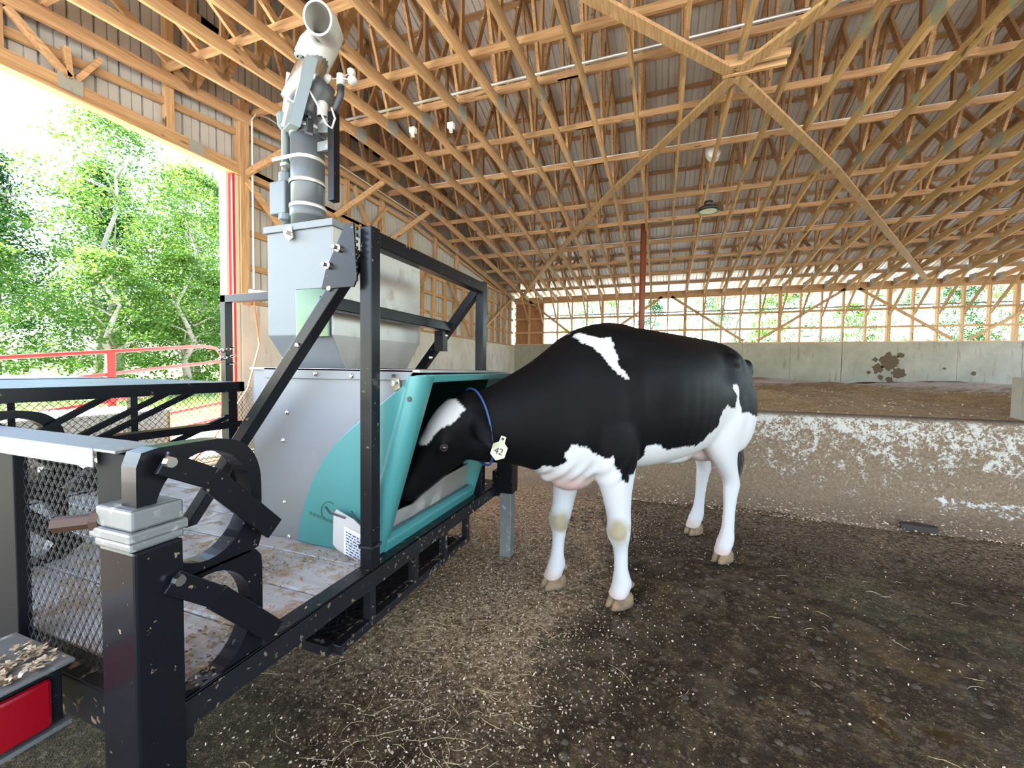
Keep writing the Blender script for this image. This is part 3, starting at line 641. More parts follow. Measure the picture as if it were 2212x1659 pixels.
b = MB(); b.prism([(xf(1.23) - .05, Y0 + .03, 1.235), (xf(1.23) + .006, Y0 + .03, 1.235), (xf(1.268) + .006, Y0 + .03, 1.268), (xf(1.268) - .05, Y0 + .03, 1.268)], (0, Y1 - Y0 - .06, 0)); b.build('hood_top_lip', GREEN, hd, bevel=.006)
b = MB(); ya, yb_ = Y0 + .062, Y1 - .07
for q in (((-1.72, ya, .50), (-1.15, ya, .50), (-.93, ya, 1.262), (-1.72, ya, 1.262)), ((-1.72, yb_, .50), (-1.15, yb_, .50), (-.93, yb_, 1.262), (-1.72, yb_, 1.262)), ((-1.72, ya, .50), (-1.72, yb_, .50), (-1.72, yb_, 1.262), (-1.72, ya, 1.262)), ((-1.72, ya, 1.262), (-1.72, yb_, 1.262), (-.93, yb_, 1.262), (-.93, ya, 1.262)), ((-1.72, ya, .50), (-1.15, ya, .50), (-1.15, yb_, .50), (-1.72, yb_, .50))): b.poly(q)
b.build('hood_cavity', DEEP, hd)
b = MB().prism([(-1.145, ya, .50), (-1.135, ya, .640), (-1.13, 1.72, .625), (-1.125, 1.80, .650), (-1.12, 2.02, .690), (-1.115, yb_, .70), (-1.14, yb_, .50)], (-.012, 0, 0)); b.build('feed_trough', STEELD, fd, label='dull stainless feed trough wall')
MB().lathe([(0, .002), (.010, .002), (.011, 0)], (xf(1.17) - .03, Y0 - .040, 1.17), (0, -1, 0), 12).build('hood_hole', BLACKP, hd)
b = MB()
for i in range(7): b.box(-1.475 + i * .019, -1.461 + i * .019, Y0 - .018, Y0 - .0162, .628 - i * .0035, .642 - i * .0035)
b.build('lettering', mat('dark_print', (.03, .12, .10), .5), hd); tube(arc((-1.36, Y0 - .017, .655), .045, math.radians(60), math.radians(250), 14), .003, 5).build('emblem_curve', bpy.data.materials['dark_print'], hd)
# hopper
def ring(x0, x1, y0, y1, z): return [Vector(p) for p in ((x0, y0, z), (x1, y0, z), (x1, y1, z), (x0, y1, z))]
b = MB(); b.v += ring(-1.82, -1.42, 1.5, 2.225, 1.945) + ring(-1.82, -1.42, 1.5, 2.225, 1.442) + ring(-1.80, -1.44, 1.60, 2.12, 1.287)
for r in (0, 4):
    for i in range(4): j = (i + 1) % 4; b.mi = 0 if i != 1 else 1; b.face((r + i, r + 4 + i, r + 4 + j, r + j))
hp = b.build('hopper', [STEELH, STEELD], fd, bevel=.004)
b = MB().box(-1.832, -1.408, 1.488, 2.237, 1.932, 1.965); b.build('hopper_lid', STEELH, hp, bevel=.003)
latch(-1.66, 1.915, 1.487)
MB().box(-1.625, -1.43, 1.485, 1.498, 1.43, 1.655).build('mirror_plate', mat('dark_mirror_plate', (.05, .07, .05), .12, .8), hp, bevel=.003)
# exhaust stack
sx, sy = -1.685, 1.62
stk = tube([(sx, sy, 1.96), (sx, sy, 2.52)], .078, 28).build('stack_pipe', GREYPVC, fd, smooth=True)
MB().lathe([(.079, 0), (.083, .005), (.083, .05), (.079, .055)], (sx, sy, 2.03), n=28).build('pipe_collar', GREYPVC, stk, smooth=True); MB().lathe([(.079, 0), (.083, .004), (.083, .10), (.079, .104)], (sx, sy, 2.42), n=28).build('pipe_collar', GREYPVC, stk, smooth=True)
STRAPM = mat('band_strap', (.62, .60, .55), .4, .6)
for z in (2.072, 2.19, 2.448): MB().lathe([(.084, 0), (.0855, .001), (.0855, .017), (.084, .018)], (sx, sy, z), n=28).build('hose_clamp', STRAPM, stk, smooth=True)
b = MB(); b.lathe([(.079, 0), (.081, .001), (.081, .017), (.079, .018)], (sx, sy, 2.30), n=28); b.box(-1.83, sx, sy - .081, sy - .078, 2.30, 2.317); b.box(-1.80, -1.765, sy - .06, sy - .0, 2.285, 2.30); b.build('hose_clamp', STRAPM, stk)
tube([(sx, sy, 2.50), (sx, sy + .01, 2.58), (sx + .035, sy + .02, 2.66), (sx + .05, sy + .02, 2.70)], .08, 24).build('stack_elbow', mat('dark_grey_pvc', (.07, .075, .082), .4), stk, smooth=True)
b = MB()
bx = [(-1.865, 1.535, 2.575), (-1.775, 1.515, 2.50), (-1.655, 1.535, 2.495), (-1.70, 1.60, 2.55)]
def ob(p0, ax, ay, az):
    p0, ax, ay, az = map(Vector, (p0, ax, ay, az)); m = MB(); m.v += [p0, p0 + ax, p0 + ax + ay, p0 + ay, p0 + az, p0 + ax + az, p0 + ax + ay + az, p0 + ay + az]
    for q in ((0,3,2,1),(4,5,6,7),(0,1,5,4),(1,2,6,5),(2,3,7,6),(3,0,4,7)): m.face(q)
    return m
cb = ob((-1.672, 1.50, 2.436), (.050, .018, -.022), (-.105, .055, .012), (.098, .012, .300)).build('control_box', GREYBOX, stk, bevel=.004, label='grey tilted control box')
ob((-1.80, 1.565, 2.48), (.02, .0, -.01), (.03, .04, 0), (.03, .01, .26)).build('box_back', WHITE, cb)
ob((-1.612, 1.535, 2.405), (.012, .0, .0), (.004, .03, 0), (.01, .0, .09)).build('box_gasket', BLACKP, cb)
tube([(-1.715, 1.57, 2.57), (-1.597, 1.60, 2.80)], .064, 24).build('duct_tube', mat('galvanized_duct', (.55, .56, .56), .2, .95), stk, smooth=True)
e = [Vector((-1.640, 1.60, 2.765)), Vector((-1.605, 1.60, 2.815)), Vector((-1.572, 1.61, 2.858)), Vector((-1.528, 1.59, 2.875)), Vector((-1.500, 1.54, 2.868)), Vector((-1.484, 1.485, 2.850))]
el = MB(); el.tube(e, [.080, .080, .073, .070, .067, .067], 28, cap=False); el.tube(e[2:], [.058, .058, .058, .058], 28, cap=False)
n = len(el.v); d = (e[5] - e[4]).normalized(); 
for (ro, ri) in ((.067, .058),):
    ref = d.orthogonal().normalized(); bb = d.cross(ref)
    for j in range(28):
        t_ = 2 * math.pi * j / 28; q = ref * math.cos(t_) + bb * math.sin(t_); el.v.append(e[5] + q * ro); el.v.append(e[5] + q * ri)
    for j in range(28): k = (j + 1) % 28; el.face((n + 2 * j, n + 2 * j + 1, n + 2 * k + 1, n + 2 * k))
el.build('elbow_outlet', WHITEPVC, stk, smooth=True, label='white plastic elbow opening towards the viewer')
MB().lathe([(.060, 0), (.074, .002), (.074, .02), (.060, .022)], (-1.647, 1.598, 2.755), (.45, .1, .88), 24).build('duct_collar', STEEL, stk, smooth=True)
# conduit with grey box beside the stack
tube([(-1.806, 1.60, 1.96), (-1.806, 1.60, 2.52), (-1.80, 1.58, 2.56)], .021, 14).build('wire_conduit', GREYBOX, stk, smooth=True)
MB().box(-1.882, -1.778, 1.565, 1.64, 2.055, 2.22).build('junction_box', GREYBOX, stk, bevel=.008); MB().lathe([(.034, 0), (.034, .045), (.022, .055)], (-1.806, 1.60, 2.215), n=14).build('conduit_fitting', GREYBOX, stk); MB().lathe([(.022, 0), (.036, .01), (.036, .04)], (-1.806, 1.60, 2.02), n=14).build('conduit_fitting', GREYBOX, stk); MB().lathe([(.022, 0), (.038, .02), (.042, .07)], (-1.806, 1.60, 2.475), n=14).build('conduit_fitting', GREYBOX, stk)
# wind gauge on a square mast
an = thing('wind_gauge', 'three-cup wind gauge on a black square mast clamped to the exhaust stack', 'wind gauge', (-1.52, 1.62, 2.09))
MB().box(-1.54, -1.503, 1.60, 1.64, 2.098, 2.52).build('mast', BLACK, an, bevel=.003)
tube([(-1.521, 1.62, 2.51), (-1.510, 1.62, 2.54), (-1.484, 1.62, 2.585), (-1.479, 1.62, 2.60), (-1.478, 1.62, 2.645)], .016, 12).build('mast_neck', BLACKP, an, smooth=True)
MB().lathe([(0, .055), (.012, .055), (.019, .05), (.02, .0), (.0, 0)], (-1.478, 1.62, 2.638), n=16).build('rotor_hub', WHITEPVC, an, smooth=True)
for (cx_, cy_, cz_), fdir in (((-1.551, 1.62, 2.683), (-.3, -1, .2)), ((-1.391, 1.60, 2.63), (.5, -1, .1)), ((-1.470, 1.68, 2.735), (1, -.2, 0))):
    c = MB().lathe([(.022, 0), (.021, .008), (.015, .018), (.0, .023)], (cx_, cy_, cz_), fdir, 16).build('cup', WHITEPVC, an, smooth=True); tube([(-1.478, 1.62, 2.675), (cx_, cy_, cz_)], .003, 6).build('cup_arm', WHITEPVC, c)
MB().box(-1.605, -1.54, 1.60, 1.615, 2.34, 2.385).build('mast_bracket', GALV, an); ob((-1.60, 1.60, 2.50), (.06, 0, -.01), (0, .04, 0), (0, 0, -.07)).build('sensor_bracket', GALV, an)
MB().lathe([(0, .07), (.022, .07), (.026, .06), (.026, 0)], (-1.57, 1.60, 2.495), n=14).build('sensor', WHITEPVC, an)
tube([(-1.63, 1.54, 2.61), (-1.585, 1.53, 2.59), (-1.555, 1.55, 2.53), (-1.52, 1.57, 2.44), (-1.495, 1.58, 2.42), (-1.485, 1.59, 2.47), (-1.515, 1.60, 2.53)], .005, 6).build('cable', mat('grey_cable', (.42, .40, .38), .4), an)
for z, dx in ((2.475, 0), (2.395, .01)): ob((-1.625 + dx, 1.535, z), (.05, 0, -.02), (0, .008, 0), (0, 0, .012)).build('cable_tie', BLACKP, an)
# instruction card tied behind the near post
cd = thing('instruction_card', 'laminated instruction card tied behind the near cage post', 'sign', (-1.2, 1.385, .5))
MB().prism([(-1.305, 1.375, .535), (-1.305, 1.380, .665), (-1.29, 1.381, .685), (-1.08, 1.385, .61), (-1.08, 1.383, .43), (-1.285, 1.377, .515)], (0, .004, 0)).build('card_sleeve', mat('clear_lamination', (.50, .48, .47), .3), cd)
MB().prism([(-1.245, 1.373, .505), (-1.245, 1.377, .622), (-1.09, 1.381, .575), (-1.09, 1.379, .445)], (0, .002, 0)).build('paper_sheet', PAPER, cd)
b = MB()
for r in range(9):
    z = .602 - r * .0125; x = -1.232
    while x < -1.10:
        w = RND.uniform(.006, .02); zz = z - (x + 1.245) * .32
        b.poly([(x, 1.372, zz), (min(x + w, -1.1), 1.372, zz - w * .32), (min(x + w, -1.1), 1.3725, zz - w * .32 + .0045), (x, 1.3725, zz + .0045)]); x += w + .006
b.build('print_lines', INK, cd)
tube([(-1.33, 1.36, .70), (-1.305, 1.36, .675), (-1.27, 1.37, .665), (-1.235, 1.37, .66)], .004, 6).build('cable_tie', BLACKP, cd); tube([(-1.21, 1.378, .69), (-1.185, 1.378, .655), (-1.15, 1.38, .63)], .004, 6).build('cable_tie', BLACKP, cd)
b = MB(); z = .585
for p, q in (((-1.108, 1.304), (-1.047, 1.304)), ((-1.047, 1.304), (-1.047, 1.366)), ((-1.047, 1.366), (-1.108, 1.366)), ((-1.108, 1.366), (-1.108, 1.304))): b.bar((p[0], p[1], z), (q[0], q[1], z + .004), .004, .008)
b.tube([(-1.047, 1.33, z), (-1.03, 1.34, z + .01)], .006, 6); b.build('post_tie', BLACKP, cd)

# ------------------------------------------------------------------ outdoors
def ground_mat():
    m = mat('yard_ground', rough=.95); t = NT(m); co = t.coord(); n = t.noise(co, .5, 5, .6); n2 = t.noise(co, 9, 5, .7)
    c = t.ramp(n2, [(.3, (.48, .46, .42)), (.7, (.63, .61, .57))]); gr = t.ramp(n2, [(.3, (.10, .18, .035)), (.7, (.22, .34, .08))])
    x = t.sep(co)[0]; k = t.smooth(t.math('ADD', x, t.math('MULTIPLY', n, -3.0)), -10.0, -11.5); y = t.sep(co)[1]
    k = t.math('MAXIMUM', k, t.smooth(t.math('ADD', y, t.math('MULTIPLY', n, 2.0)), 24.0, 26.0)); t.color(t.mix(k, c, gr)); t.bump(n2, .5, .03); return m
def gz(x, y):
    z = -.05
    if x < -6.3: z += .05 * min(1, (-6.3 - x)) + .02 * (-6.3 - x)
    return z
grid(-70, -6.2, -40, 60, 40, 40, gz).build('ground', ground_mat(), smooth=True, kind='structure')
grid(-6.2, 60, 16.9, 70, 20, 12, lambda x, y: .5).build('ground_far_yard', bpy.data.materials['yard_ground'], kind='structure')
grid(-6.2, 60, -60, -3.35, 20, 12, lambda x, y: -.05).build('ground_near_yard', bpy.data.materials['yard_ground'], kind='structure')
def leaf_mat(name, a, b):
    m = mat(name, rough=.55); t = NT(m); g = t.n('ShaderNodeNewGeometry'); r = g.outputs['Random Per Island']
    c = t.ramp(r, [(0, a), (1, b)]); n = t.noise(t.coord(), .7, 3); c = t.mix(t.smooth(n, .45, .7), c, b); c = t.mix(t.math('MULTIPLY', t.rand(), .35), c, a)
    t.color(c); tr_ = t.n('ShaderNodeBsdfTranslucent'); t.l(c, tr_.inputs[0]); mx = t.n('ShaderNodeMixShader'); mx.inputs[0].default_value = .5
    t.l(t.b.outputs[0], mx.inputs[1]); t.l(tr_.outputs[0], mx.inputs[2]); t.l(mx.outputs[0], t.t.nodes['Material Output'].inputs[0]); return m
LEAF = leaf_mat('maple_leaves', (.05, .13, .018), (.14, .24, .038)); LEAFD = leaf_mat('dark_leaves', (.022, .075, .016), (.055, .13, .026))
BARK = mat('grey_bark', (.30, .27, .24), .9)
def crown(seed, n_cl, n_lf, h, r, z0, conifer=False):
    """crown of bent leaf quads gathered in drooping sprays"""
    q = random.Random(seed); b = MB()
    for i in range(n_cl):
        u = q.random(); z = z0 + (h - z0) * u
        env = r * (math.sin(math.pi * (.12 + .84 * u)) ** .7 if not conifer else (1.05 - u)) 
        a = q.uniform(0, 2 * math.pi); rr = env * math.sqrt(q.uniform(.12, 1)); c = Vector((rr * math.cos(a), rr * math.sin(a), z))
        sr = q.uniform(.35, .75) * (r / 2.4)
        for k in range(n_lf):
            p = c + Vector((q.gauss(0, sr * .5), q.gauss(0, sr * .5), q.gauss(0, sr * .22)))
            d = Vector((q.gauss(0, 1), q.gauss(0, 1), q.gauss(-.25, .5))).normalized(); s = d.cross(Vector((q.gauss(0, .5), q.gauss(0, .5), 1))).normalized(); L = q.uniform(.08, .15); W = L * .62
            n = len(b.v); b.v += [p, p + d * L * .5 + s * W * .5, p + d * L, p + d * L * .5 - s * W * .5]; b.face((n, n + 1, n + 2, n + 3))
    return b
def trunk(seed, h, r, nb, spread):
    q = random.Random(seed); b = MB(); pts = [(q.uniform(-.08, .08) * i, q.uniform(-.08, .08) * i, h * .92 * i / 7) for i in range(8)]; pts[0] = (0, 0, -.3); b.tube(pts, [r * (1 - .85 * i / 7) for i in range(8)], 8)
    m = MB()
    for i in range(nb):
        z = h * q.uniform(.25, .85); a = q.uniform(0, 6.28); L = spread * (1 - z / h * .6) * q.uniform(.6, 1); p = Vector(pts[min(7, int(z / (h * .92) * 7))])
        m.tube([(p.x, p.y, z), (p.x + L * .5 * math.cos(a), p.y + L * .5 * math.sin(a), z + L * .35), (p.x + L * math.cos(a), p.y + L * math.sin(a), z + L * .55)], [r * .28, r * .18, r * .05], 5)
    return b, m
def make_tree(name, seed, h, r, z0, cl, lf, leaf, conifer, label, loc, tr=.14):
    t = thing(name, label, 'tree', (0, 0, 0), 'trees around the barn')
    crown(seed, cl, lf, h, r, z0, conifer).build('crown', leaf, t, kind='stuff'); a, m = trunk(seed, h, tr, 14, r * .8); a.build('trunk', BARK, t, smooth=True); m.build('branches', BARK, t, smooth=True)
    t.location = loc; return t
T0 = [('broadleaf_tree', 3, 9.4, 2.4, 1.8, 250, 62, LEAF, False), ('broadleaf_tree', 8, 8.6, 2.1, 1.4, 230, 60, LEAF, False), ('dark_tree', 21, 8.8, 2.2, .8, 260, 60, LEAFD, True), ('young_tree', 33, 5.0, 1.7, .3, 160, 55, LEAF, False)]
protos = []
def plant(kind, x, y, s, rz, label, z=None):
    zz = gz(x, y) if z is None else z
    for k, o in protos:
        if k == kind:
            c = link_copy(o)
            for ch in kids(o): link_copy(ch, c)
            break
    else:
        n, seed, h, r, z0, cl, lf, leaf, con = T0[kind]; c = make_tree(n, seed, h, r, z0, cl, lf, leaf, con, label, (0, 0, 0)); protos.append((kind, c))
    c.location = (x, y, zz); c.scale = (s, s, s); c.rotation_euler.z = rz; c['label'] = label
left_trees = [(0, -17.5, 8.6, 1.0, 0, 'tall bright green maple in the middle of the doorway view'), (1, -18.0, 11.6, 1.04, 1, 'tall leafy tree at the right edge of the doorway view'), (2, -19.5, 6.6, .86, 2, 'dark green tree at the far left of the doorway view'), (0, -21.5, 13.6, 1.1, 3, 'tall green tree rising behind the door jamb'), (1, -19.0, 5.2, .80, 4, 'shorter pale tree in the left corner of the doorway view'), (2, -21.0, 9.8, 1.0, 5, 'dark tree standing behind the tall maple'), (0, -23.5, 17.5, 1.15, 2.2, 'tree behind the jamb furthest to the right in the doorway'), (2, -24.0, 12.0, 1.1, .7, 'dark tree deep in the woods between the two tall trees'), (3, -15.0, 7.2, .85, 0, 'low bright bush behind the red gate, left of the upright'), (3, -15.2, 9.4, .95, 1.7, 'low bright bush behind the red gate, right of the upright'), (3, -16.0, 11.2, .9, 2.9, 'low bush behind the gate end beside the chained post'), (2, -22.0, 4.0, .72, 4.4, 'small dark tree low at the left edge of the frame'), (3, -15.8, 5.2, .8, 3.6, 'low bush at the left end of the red gate'), (2, -26, 8.5, 1.0, 1.2, 'dark tree furthest back in the woods'), (0, -27.0, 21.0, 1.2, 4.1, 'tree filling the gap beside the doorway jamb from far back'), (2, -26, 16, 1.1, 3.3, 'dark tree filling the woods behind the right tree')]
for k, x, y, s, rz, l in left_trees: plant(k, x, y, s, rz, l)
far = [(3, -10.0, 27, 1.2), (0, -6.0, 29, .72), (1, -3.4, 29, .80), (0, -.6, 30, .76), (1, 2.0, 28.5, .80), (0, 4.6, 30, .78), (3, 6.8, 28, 1.15), (3, 10.4, 30, .95), (1, 12.4, 30, .80), (0, 14.8, 29, .84), (1, 17.0, 30, .92), (0, 19.4, 28.5, .92), (1, 22.0, 30, 1.0), (0, 25.0, 30, 1.02)]
for i, (k, x, y, s) in enumerate(far): plant(k if i % 3 else (2 if k != 3 else 3), x, y, s * 1.02, i * 1.3, 'green tree seen through the far wall openings, %s from the left' % ORD[i], .5)
for i in range(9): plant((2, 0, 2, 1)[i % 4], -26 + 6.2 * i, -17 - 2 * (i % 2), 1.0, i * 2.1, 'unseen tree added across the yard behind the viewer to block sky, %s from the left' % ORD[i], -.05)  # unseen row, added to block low sky and give the steel reflections
# red tube gate with chained end, grass, post
g = thing('red_gate', 'red tube gate chained to the black post outside the doorway', 'gate', (-6.8, 3.0, 0))
gl = lambda y: 1.30 + (y - 2.0) * .113
tube([(-6.8, -1.6, .95), (-6.8, .4, 1.16), (-6.8, 2.2, gl(2.2)), (-6.8, 4.45, gl(4.45)), (-6.8, 4.66, gl(4.5) - .03), (-6.8, 4.75, 1.45)], .026, 12).build('top_rail', RED, g, smooth=True)
for o_, s_, y1 in ((-.265, .08, 4.75), (-.62, .08, 4.75), (-.95, .10, 4.75), (-1.2, .12, 4.75)):
    tube([(-6.8, -1.6, 1.16 + o_ - .16), (-6.8, 2.2, gl(2.2) + o_ - .05), (-6.8, y1, gl(y1) + o_ + .0)], .024, 10).build('gate_rail', RED, g, smooth=True)
for y in (-.2, 3.29): MB().box(-6.83, -6.77, y - .045, y + .045, gl(max(y, 1)) - 1.2, gl(max(y, 1))).build('gate_upright', RED, g, bevel=.005)
tube([(-6.8, 4.75, 1.46), (-6.8, 4.75, .35)], .026, 10).build('gate_upright', RED, g, smooth=True)
ch = thing('gate_chain', 'bright chain wound around the black post holding the red gate', 'chain', (-3.36, 2.39, 1.30))
b = MB()
for i in range(34):
    a = i * .42; z = 1.30 + .0042 * i; c = Vector((-3.36 + .055 * math.cos(a), 2.39 + .055 * math.sin(a), z)); td = Vector((-math.sin(a), math.cos(a), .05)); up = Vector((0, 0, 1)) if i % 2 else Vector((math.cos(a), math.sin(a), 0))
    b.tube([c + td * .016 * math.cos(q) + up * .009 * math.sin(q) for q in [2 * math.pi * j / 8 for j in range(9)]], .0035, 5, cap=False)
b.build('chain_links', CHROME, ch)
MB().box(-5.72, -5.60, 3.16, 3.28, -.02, .72).build('fence_post', WZ, bevel=.01, label='short weathered wooden post beyond the diamond-plate box', cat='post')
b = MB(); q = random.Random(5)
for i in range(9000):
    x, y = q.uniform(-13.5, -7.0), q.uniform(1, 11); a = q.uniform(0, 6.28); h = q.uniform(.12, .40) * (1 if x < -8 else .6); w = .006; z = gz(x, y)
    n = len(b.v); dx, dy = math.cos(a), math.sin(a); l = q.uniform(.02, .14)
    b.v += [Vector((x - dx * w, y - dy * w, z)), Vector((x + dx * w, y + dy * w, z)), Vector((x - dy * l + dx * .001, y + dx * l, z + h))]; b.face((n, n + 1, n + 2))
b.build('grass', leaf_mat('grass_blades', (.14, .26, .05), (.42, .46, .16)), kind='stuff', label='green grass growing beyond the red gate', cat='grass')

# ------------------------------------------------------------------ cow
HX, HY = -.593, -.805; CO = Vector((-.01, 2.8, 0))
HV = Vector((HX, HY, 0)); LV = Vector((-HY, HX, 0)); UV = Vector((0, 0, 1))
def cw(s, y, z): return CO + HV * s + LV * y + UV * z
def loft(rings, n=28, p=2.0):
    """rings: (centre, side radius, vertical radius[, side vector, up vector, exponent])"""
    b = MB(); k = len(rings)
    for r in rings:
        c, ra, rb = r[0], r[1], r[2]; sv = r[3] if len(r) > 3 and r[3] else LV; uv = r[4] if len(r) > 4 and r[4] else UV; e = 2 / (r[5] if len(r) > 5 else p)
        for j in range(n):
            t = 2 * math.pi * j / n; cs, sn = math.cos(t), math.sin(t)
            b.v.append(c + sv * (ra * math.copysign(abs(cs) ** e, cs)) + uv * (rb * math.copysign(abs(sn) ** e, sn)))
    for i in range(k - 1):
        for j in range(n): a = i * n + j; d = i * n + (j + 1) % n; b.face((a, d, d + n, a + n))
    b.face(range(n - 1, -1, -1)); b.face(range((k - 1) * n, k * n)); return b
parts = []
def cat4(rows, k):
    """Catmull-Rom through the rows, k steps per span"""
    out = []
    for i in range(len(rows) - 1):
        p0, p1, p2, p3 = rows[max(i - 1, 0)], rows[i], rows[i + 1], rows[min(i + 2, len(rows) - 1)]
        for j in range(k):
            t = j / k; out.append(tuple(.5 * (2 * b_ + (c - a) * t + (2 * a - 5 * b_ + 4 * c - d) * t * t + (3 * b_ - a - 3 * c + d) * t ** 3) for a, b_, c, d in zip(p0, p1, p2, p3)))
    return out + [rows[-1]]
def sec(s, zt, zb, w, y=0, p=2.3): return (cw(s, y, (zt + zb) / 2), w, (zt - zb) / 2, None, None, p)
R5 = lambda s, zt, zb, w, y=0: (s, zt, zb, w, y)
torso = [R5(-.92, 1.33, 1.10, .06), R5(-.88, 1.385, .98, .13), R5(-.80, 1.43, .88, .19), R5(-.68, 1.475, .82, .235), R5(-.52, 1.505, .80, .265), R5(-.35, 1.515, .765, .285), R5(-.15, 1.525, .735, .315), R5(.05, 1.535, .72, .335), R5(.25, 1.545, .715, .325), R5(.42, 1.55, .715, .29), R5(.56, 1.55, .705, .25), R5(.68, 1.525, .69, .225), R5(.79, 1.475, .69, .20), R5(.90, 1.40, .725, .17), R5(1.0, 1.335, .78, .145, -.005), R5(1.10, 1.28, .815, .125, -.015), R5(1.20, 1.225, .835, .115, -.035), R5(1.28, 1.185, .845, .105, -.055), R5(1.35, 1.15, .87, .09, -.085), R5(1.40, 1.11, .93, .05, -.10)]
parts.append(loft([sec(*r) for r in cat4(torso, 4)], 36))
# withers ridge, hip hooks, shoulder, rump
def blob(c, a, b_, cc, sv=None, fv=None):
    rr = []
    f = fv or HV; 
    for i in range(9):
        t = -1 + 2 * i / 8; k = math.sqrt(max(.02, 1 - t * t)); rr.append((c + f * (a * t), b_ * k, cc * k, sv))
    return loft(rr, 18)
parts += [blob(cw(.42, 0, 1.47), .30, .07, .10), blob(cw(-.45, .19, 1.355), .11, .075, .07), blob(cw(-.45, -.19, 1.355), .11, .075, .07), blob(cw(-.86, .10, 1.30), .07, .05, .09), blob(cw(-.86, -.10, 1.30), .07, .05, .09),
          blob(cw(.60, .155, 1.05), .17, .095, .30), blob(cw(.60, -.155, 1.05), .17, .095, .30), blob(cw(-.62, .16, 1.02), .22, .11, .30), blob(cw(-.62, -.16, 1.02), .22, .11, .30), blob(cw(.72, 0, .735), .17, .10, .10), blob(cw(.86, 0, .76), .10, .06, .06),
          blob(cw(-.50, .0, .74), .17, .12, .085), blob(cw(-.20, 0, .735), .20, .06, .06)]
LEGK = 1.17
def leg(pts): return loft([(cw(s, y, z), rl * LEGK, rf * LEGK, LV, HV, 2.2) for s, y, z, rf, rl in cat4(pts, 3)], 20)
NF, FF, NH, FH = (.486, .150), (.665, -.203), (-.526, .165), (-.798, -.225)
def front(fs, fy, sgn):
    s0, y0 = .585, .165 * sgn; L = lambda a, b_, t: a + (b_ - a) * t
    P = [(s0 + .01, y0, 1.0, .13, .08), (s0 + .0, y0, .86, .125, .085), (L(s0, fs, .12), L(y0, fy, .25), .75, .105, .075), (L(s0, fs, .3), L(y0, fy, .4), .64, .078, .062), (L(s0, fs, .5), L(y0, fy, .55), .53, .060, .054), (L(s0, fs, .62), L(y0, fy, .65), .465, .055, .054), (L(s0, fs, .70) + .012, L(y0, fy, .7), .415, .055, .056), (L(s0, fs, .76) + .01, L(y0, fy, .75), .365, .046, .048), (L(s0, fs, .82), L(y0, fy, .8), .31, .034, .036), (L(s0, fs, .90), L(y0, fy, .9), .20, .033, .036), (L(s0, fs, .96) - .004, L(y0, fy, .95), .145, .040, .045), (fs - .005, fy, .115, .045, .05), (fs + .012, fy, .085, .042, .047), (fs + .030, fy, .055, .046, .05), (fs + .04, fy, .045, .03, .03)]
    return leg(P)
def hind(fs, fy, sgn):
    hs = fs - .085; y0 = .15 * sgn; M = lambda t: y0 + (fy - y0) * t
    P = [(-.52, y0, 1.12, .22, .10), (-.52 + (fs + .66) * .15, M(.1), .98, .20, .105), (-.50 + (fs + .66) * .25, M(.25), .86, .165, .09), (-.535 + (fs + .66) * .45, M(.4), .74, .115, .07), (hs + .075, M(.6), .635, .078, .052), (hs + .025, M(.72), .56, .060, .044), (hs + .005, M(.78), .505, .056, .043), (hs + .018, M(.83), .44, .045, .038), (hs + .028, M(.88), .34, .036, .034), (hs + .042, M(.94), .22, .035, .035), (hs + .055, M(.97), .155, .042, .044), (fs - .012, fy, .12, .045, .049), (fs + .008, fy, .085, .042, .046), (fs + .03, fy, .055, .046, .049), (fs + .04, fy, .045, .03, .03)]
    return leg(P)
parts += [front(*NF, 1), front(*FF, -1), hind(*NH, 1), hind(*FH, -1)]
# head: poll down to the muzzle
PL, MZ = cw(1.315, -.085, 1.115), cw(1.615, -.250, .700)
ax = (MZ - PL).normalized(); SVh = (LV - ax * LV.dot(ax)).normalized(); FVh = SVh.cross(ax); FVh = FVh if FVh.dot(UV) > 0 else -FVh
hl = (MZ - PL).length
def hs(t, off, w, d, p=2.4): return (PL + ax * (hl * t) + FVh * off, w, d, SVh, FVh, p)
parts.append(loft([hs(-.10, -.02, .05, .07), hs(-.04, -.02, .088, .10), hs(.08, -.02, .105, .125), hs(.22, -.025, .112, .140), hs(.34, -.03, .108, .138), hs(.48, -.03, .088, .120), hs(.62, -.03, .072, .100), hs(.76, -.028, .064, .082), hs(.88, -.025, .068, .070), hs(.97, -.022, .066, .058), hs(1.02, -.02, .045, .038)], 24))
parts.append(blob(PL + ax * (hl * .39) + FVh * .03 + SVh * .082, .05, .035, .035, SVh, ax)); parts.append(blob(PL + ax * (hl * .39) + FVh * .03 - SVh * .082, .05, .035, .035, SVh, ax))
# ears, hanging out and back
for sg in (1, -1):
    e0 = PL + ax * (hl * .03) + SVh * (.095 * sg) - FVh * .005
    d1 = (SVh * (.85 * sg) - FVh * .30 - UV * .50).normalized(); nn = d1.cross(ax).normalized(); ww = nn.cross(d1)
    parts.append(loft([(e0 - d1 * .02, .03, .022, ww, nn), (e0 + d1 * .04, .045, .018, ww, nn), (e0 + d1 * .10, .052, .014, ww, nn), (e0 + d1 * .15, .036, .012, ww, nn), (e0 + d1 * .185, .012, .009, ww, nn)], 14))
    if sg == 1: EAR = e0 + d1 * .10; EARN = nn if nn.dot(-CO) > 0 else -nn; EARD = d1
me = bpy.data.meshes.new('cow_raw'); V = []; F = []
for b in parts:
    n = len(V); V += b.v; F += [tuple(i + n for i in f) for f in b.f]
me.from_pydata(V, [], F); me.update()
tmp = bpy.data.objects.new('cow_raw', me); COL.objects.link(tmp)
rm = tmp.modifiers.new('r', 'REMESH'); rm.mode = 'VOXEL'; rm.voxel_size = .0125; rm.use_smooth_shade = True
sm = tmp.modifiers.new('s', 'SMOOTH'); sm.factor = .5; sm.iterations = 12
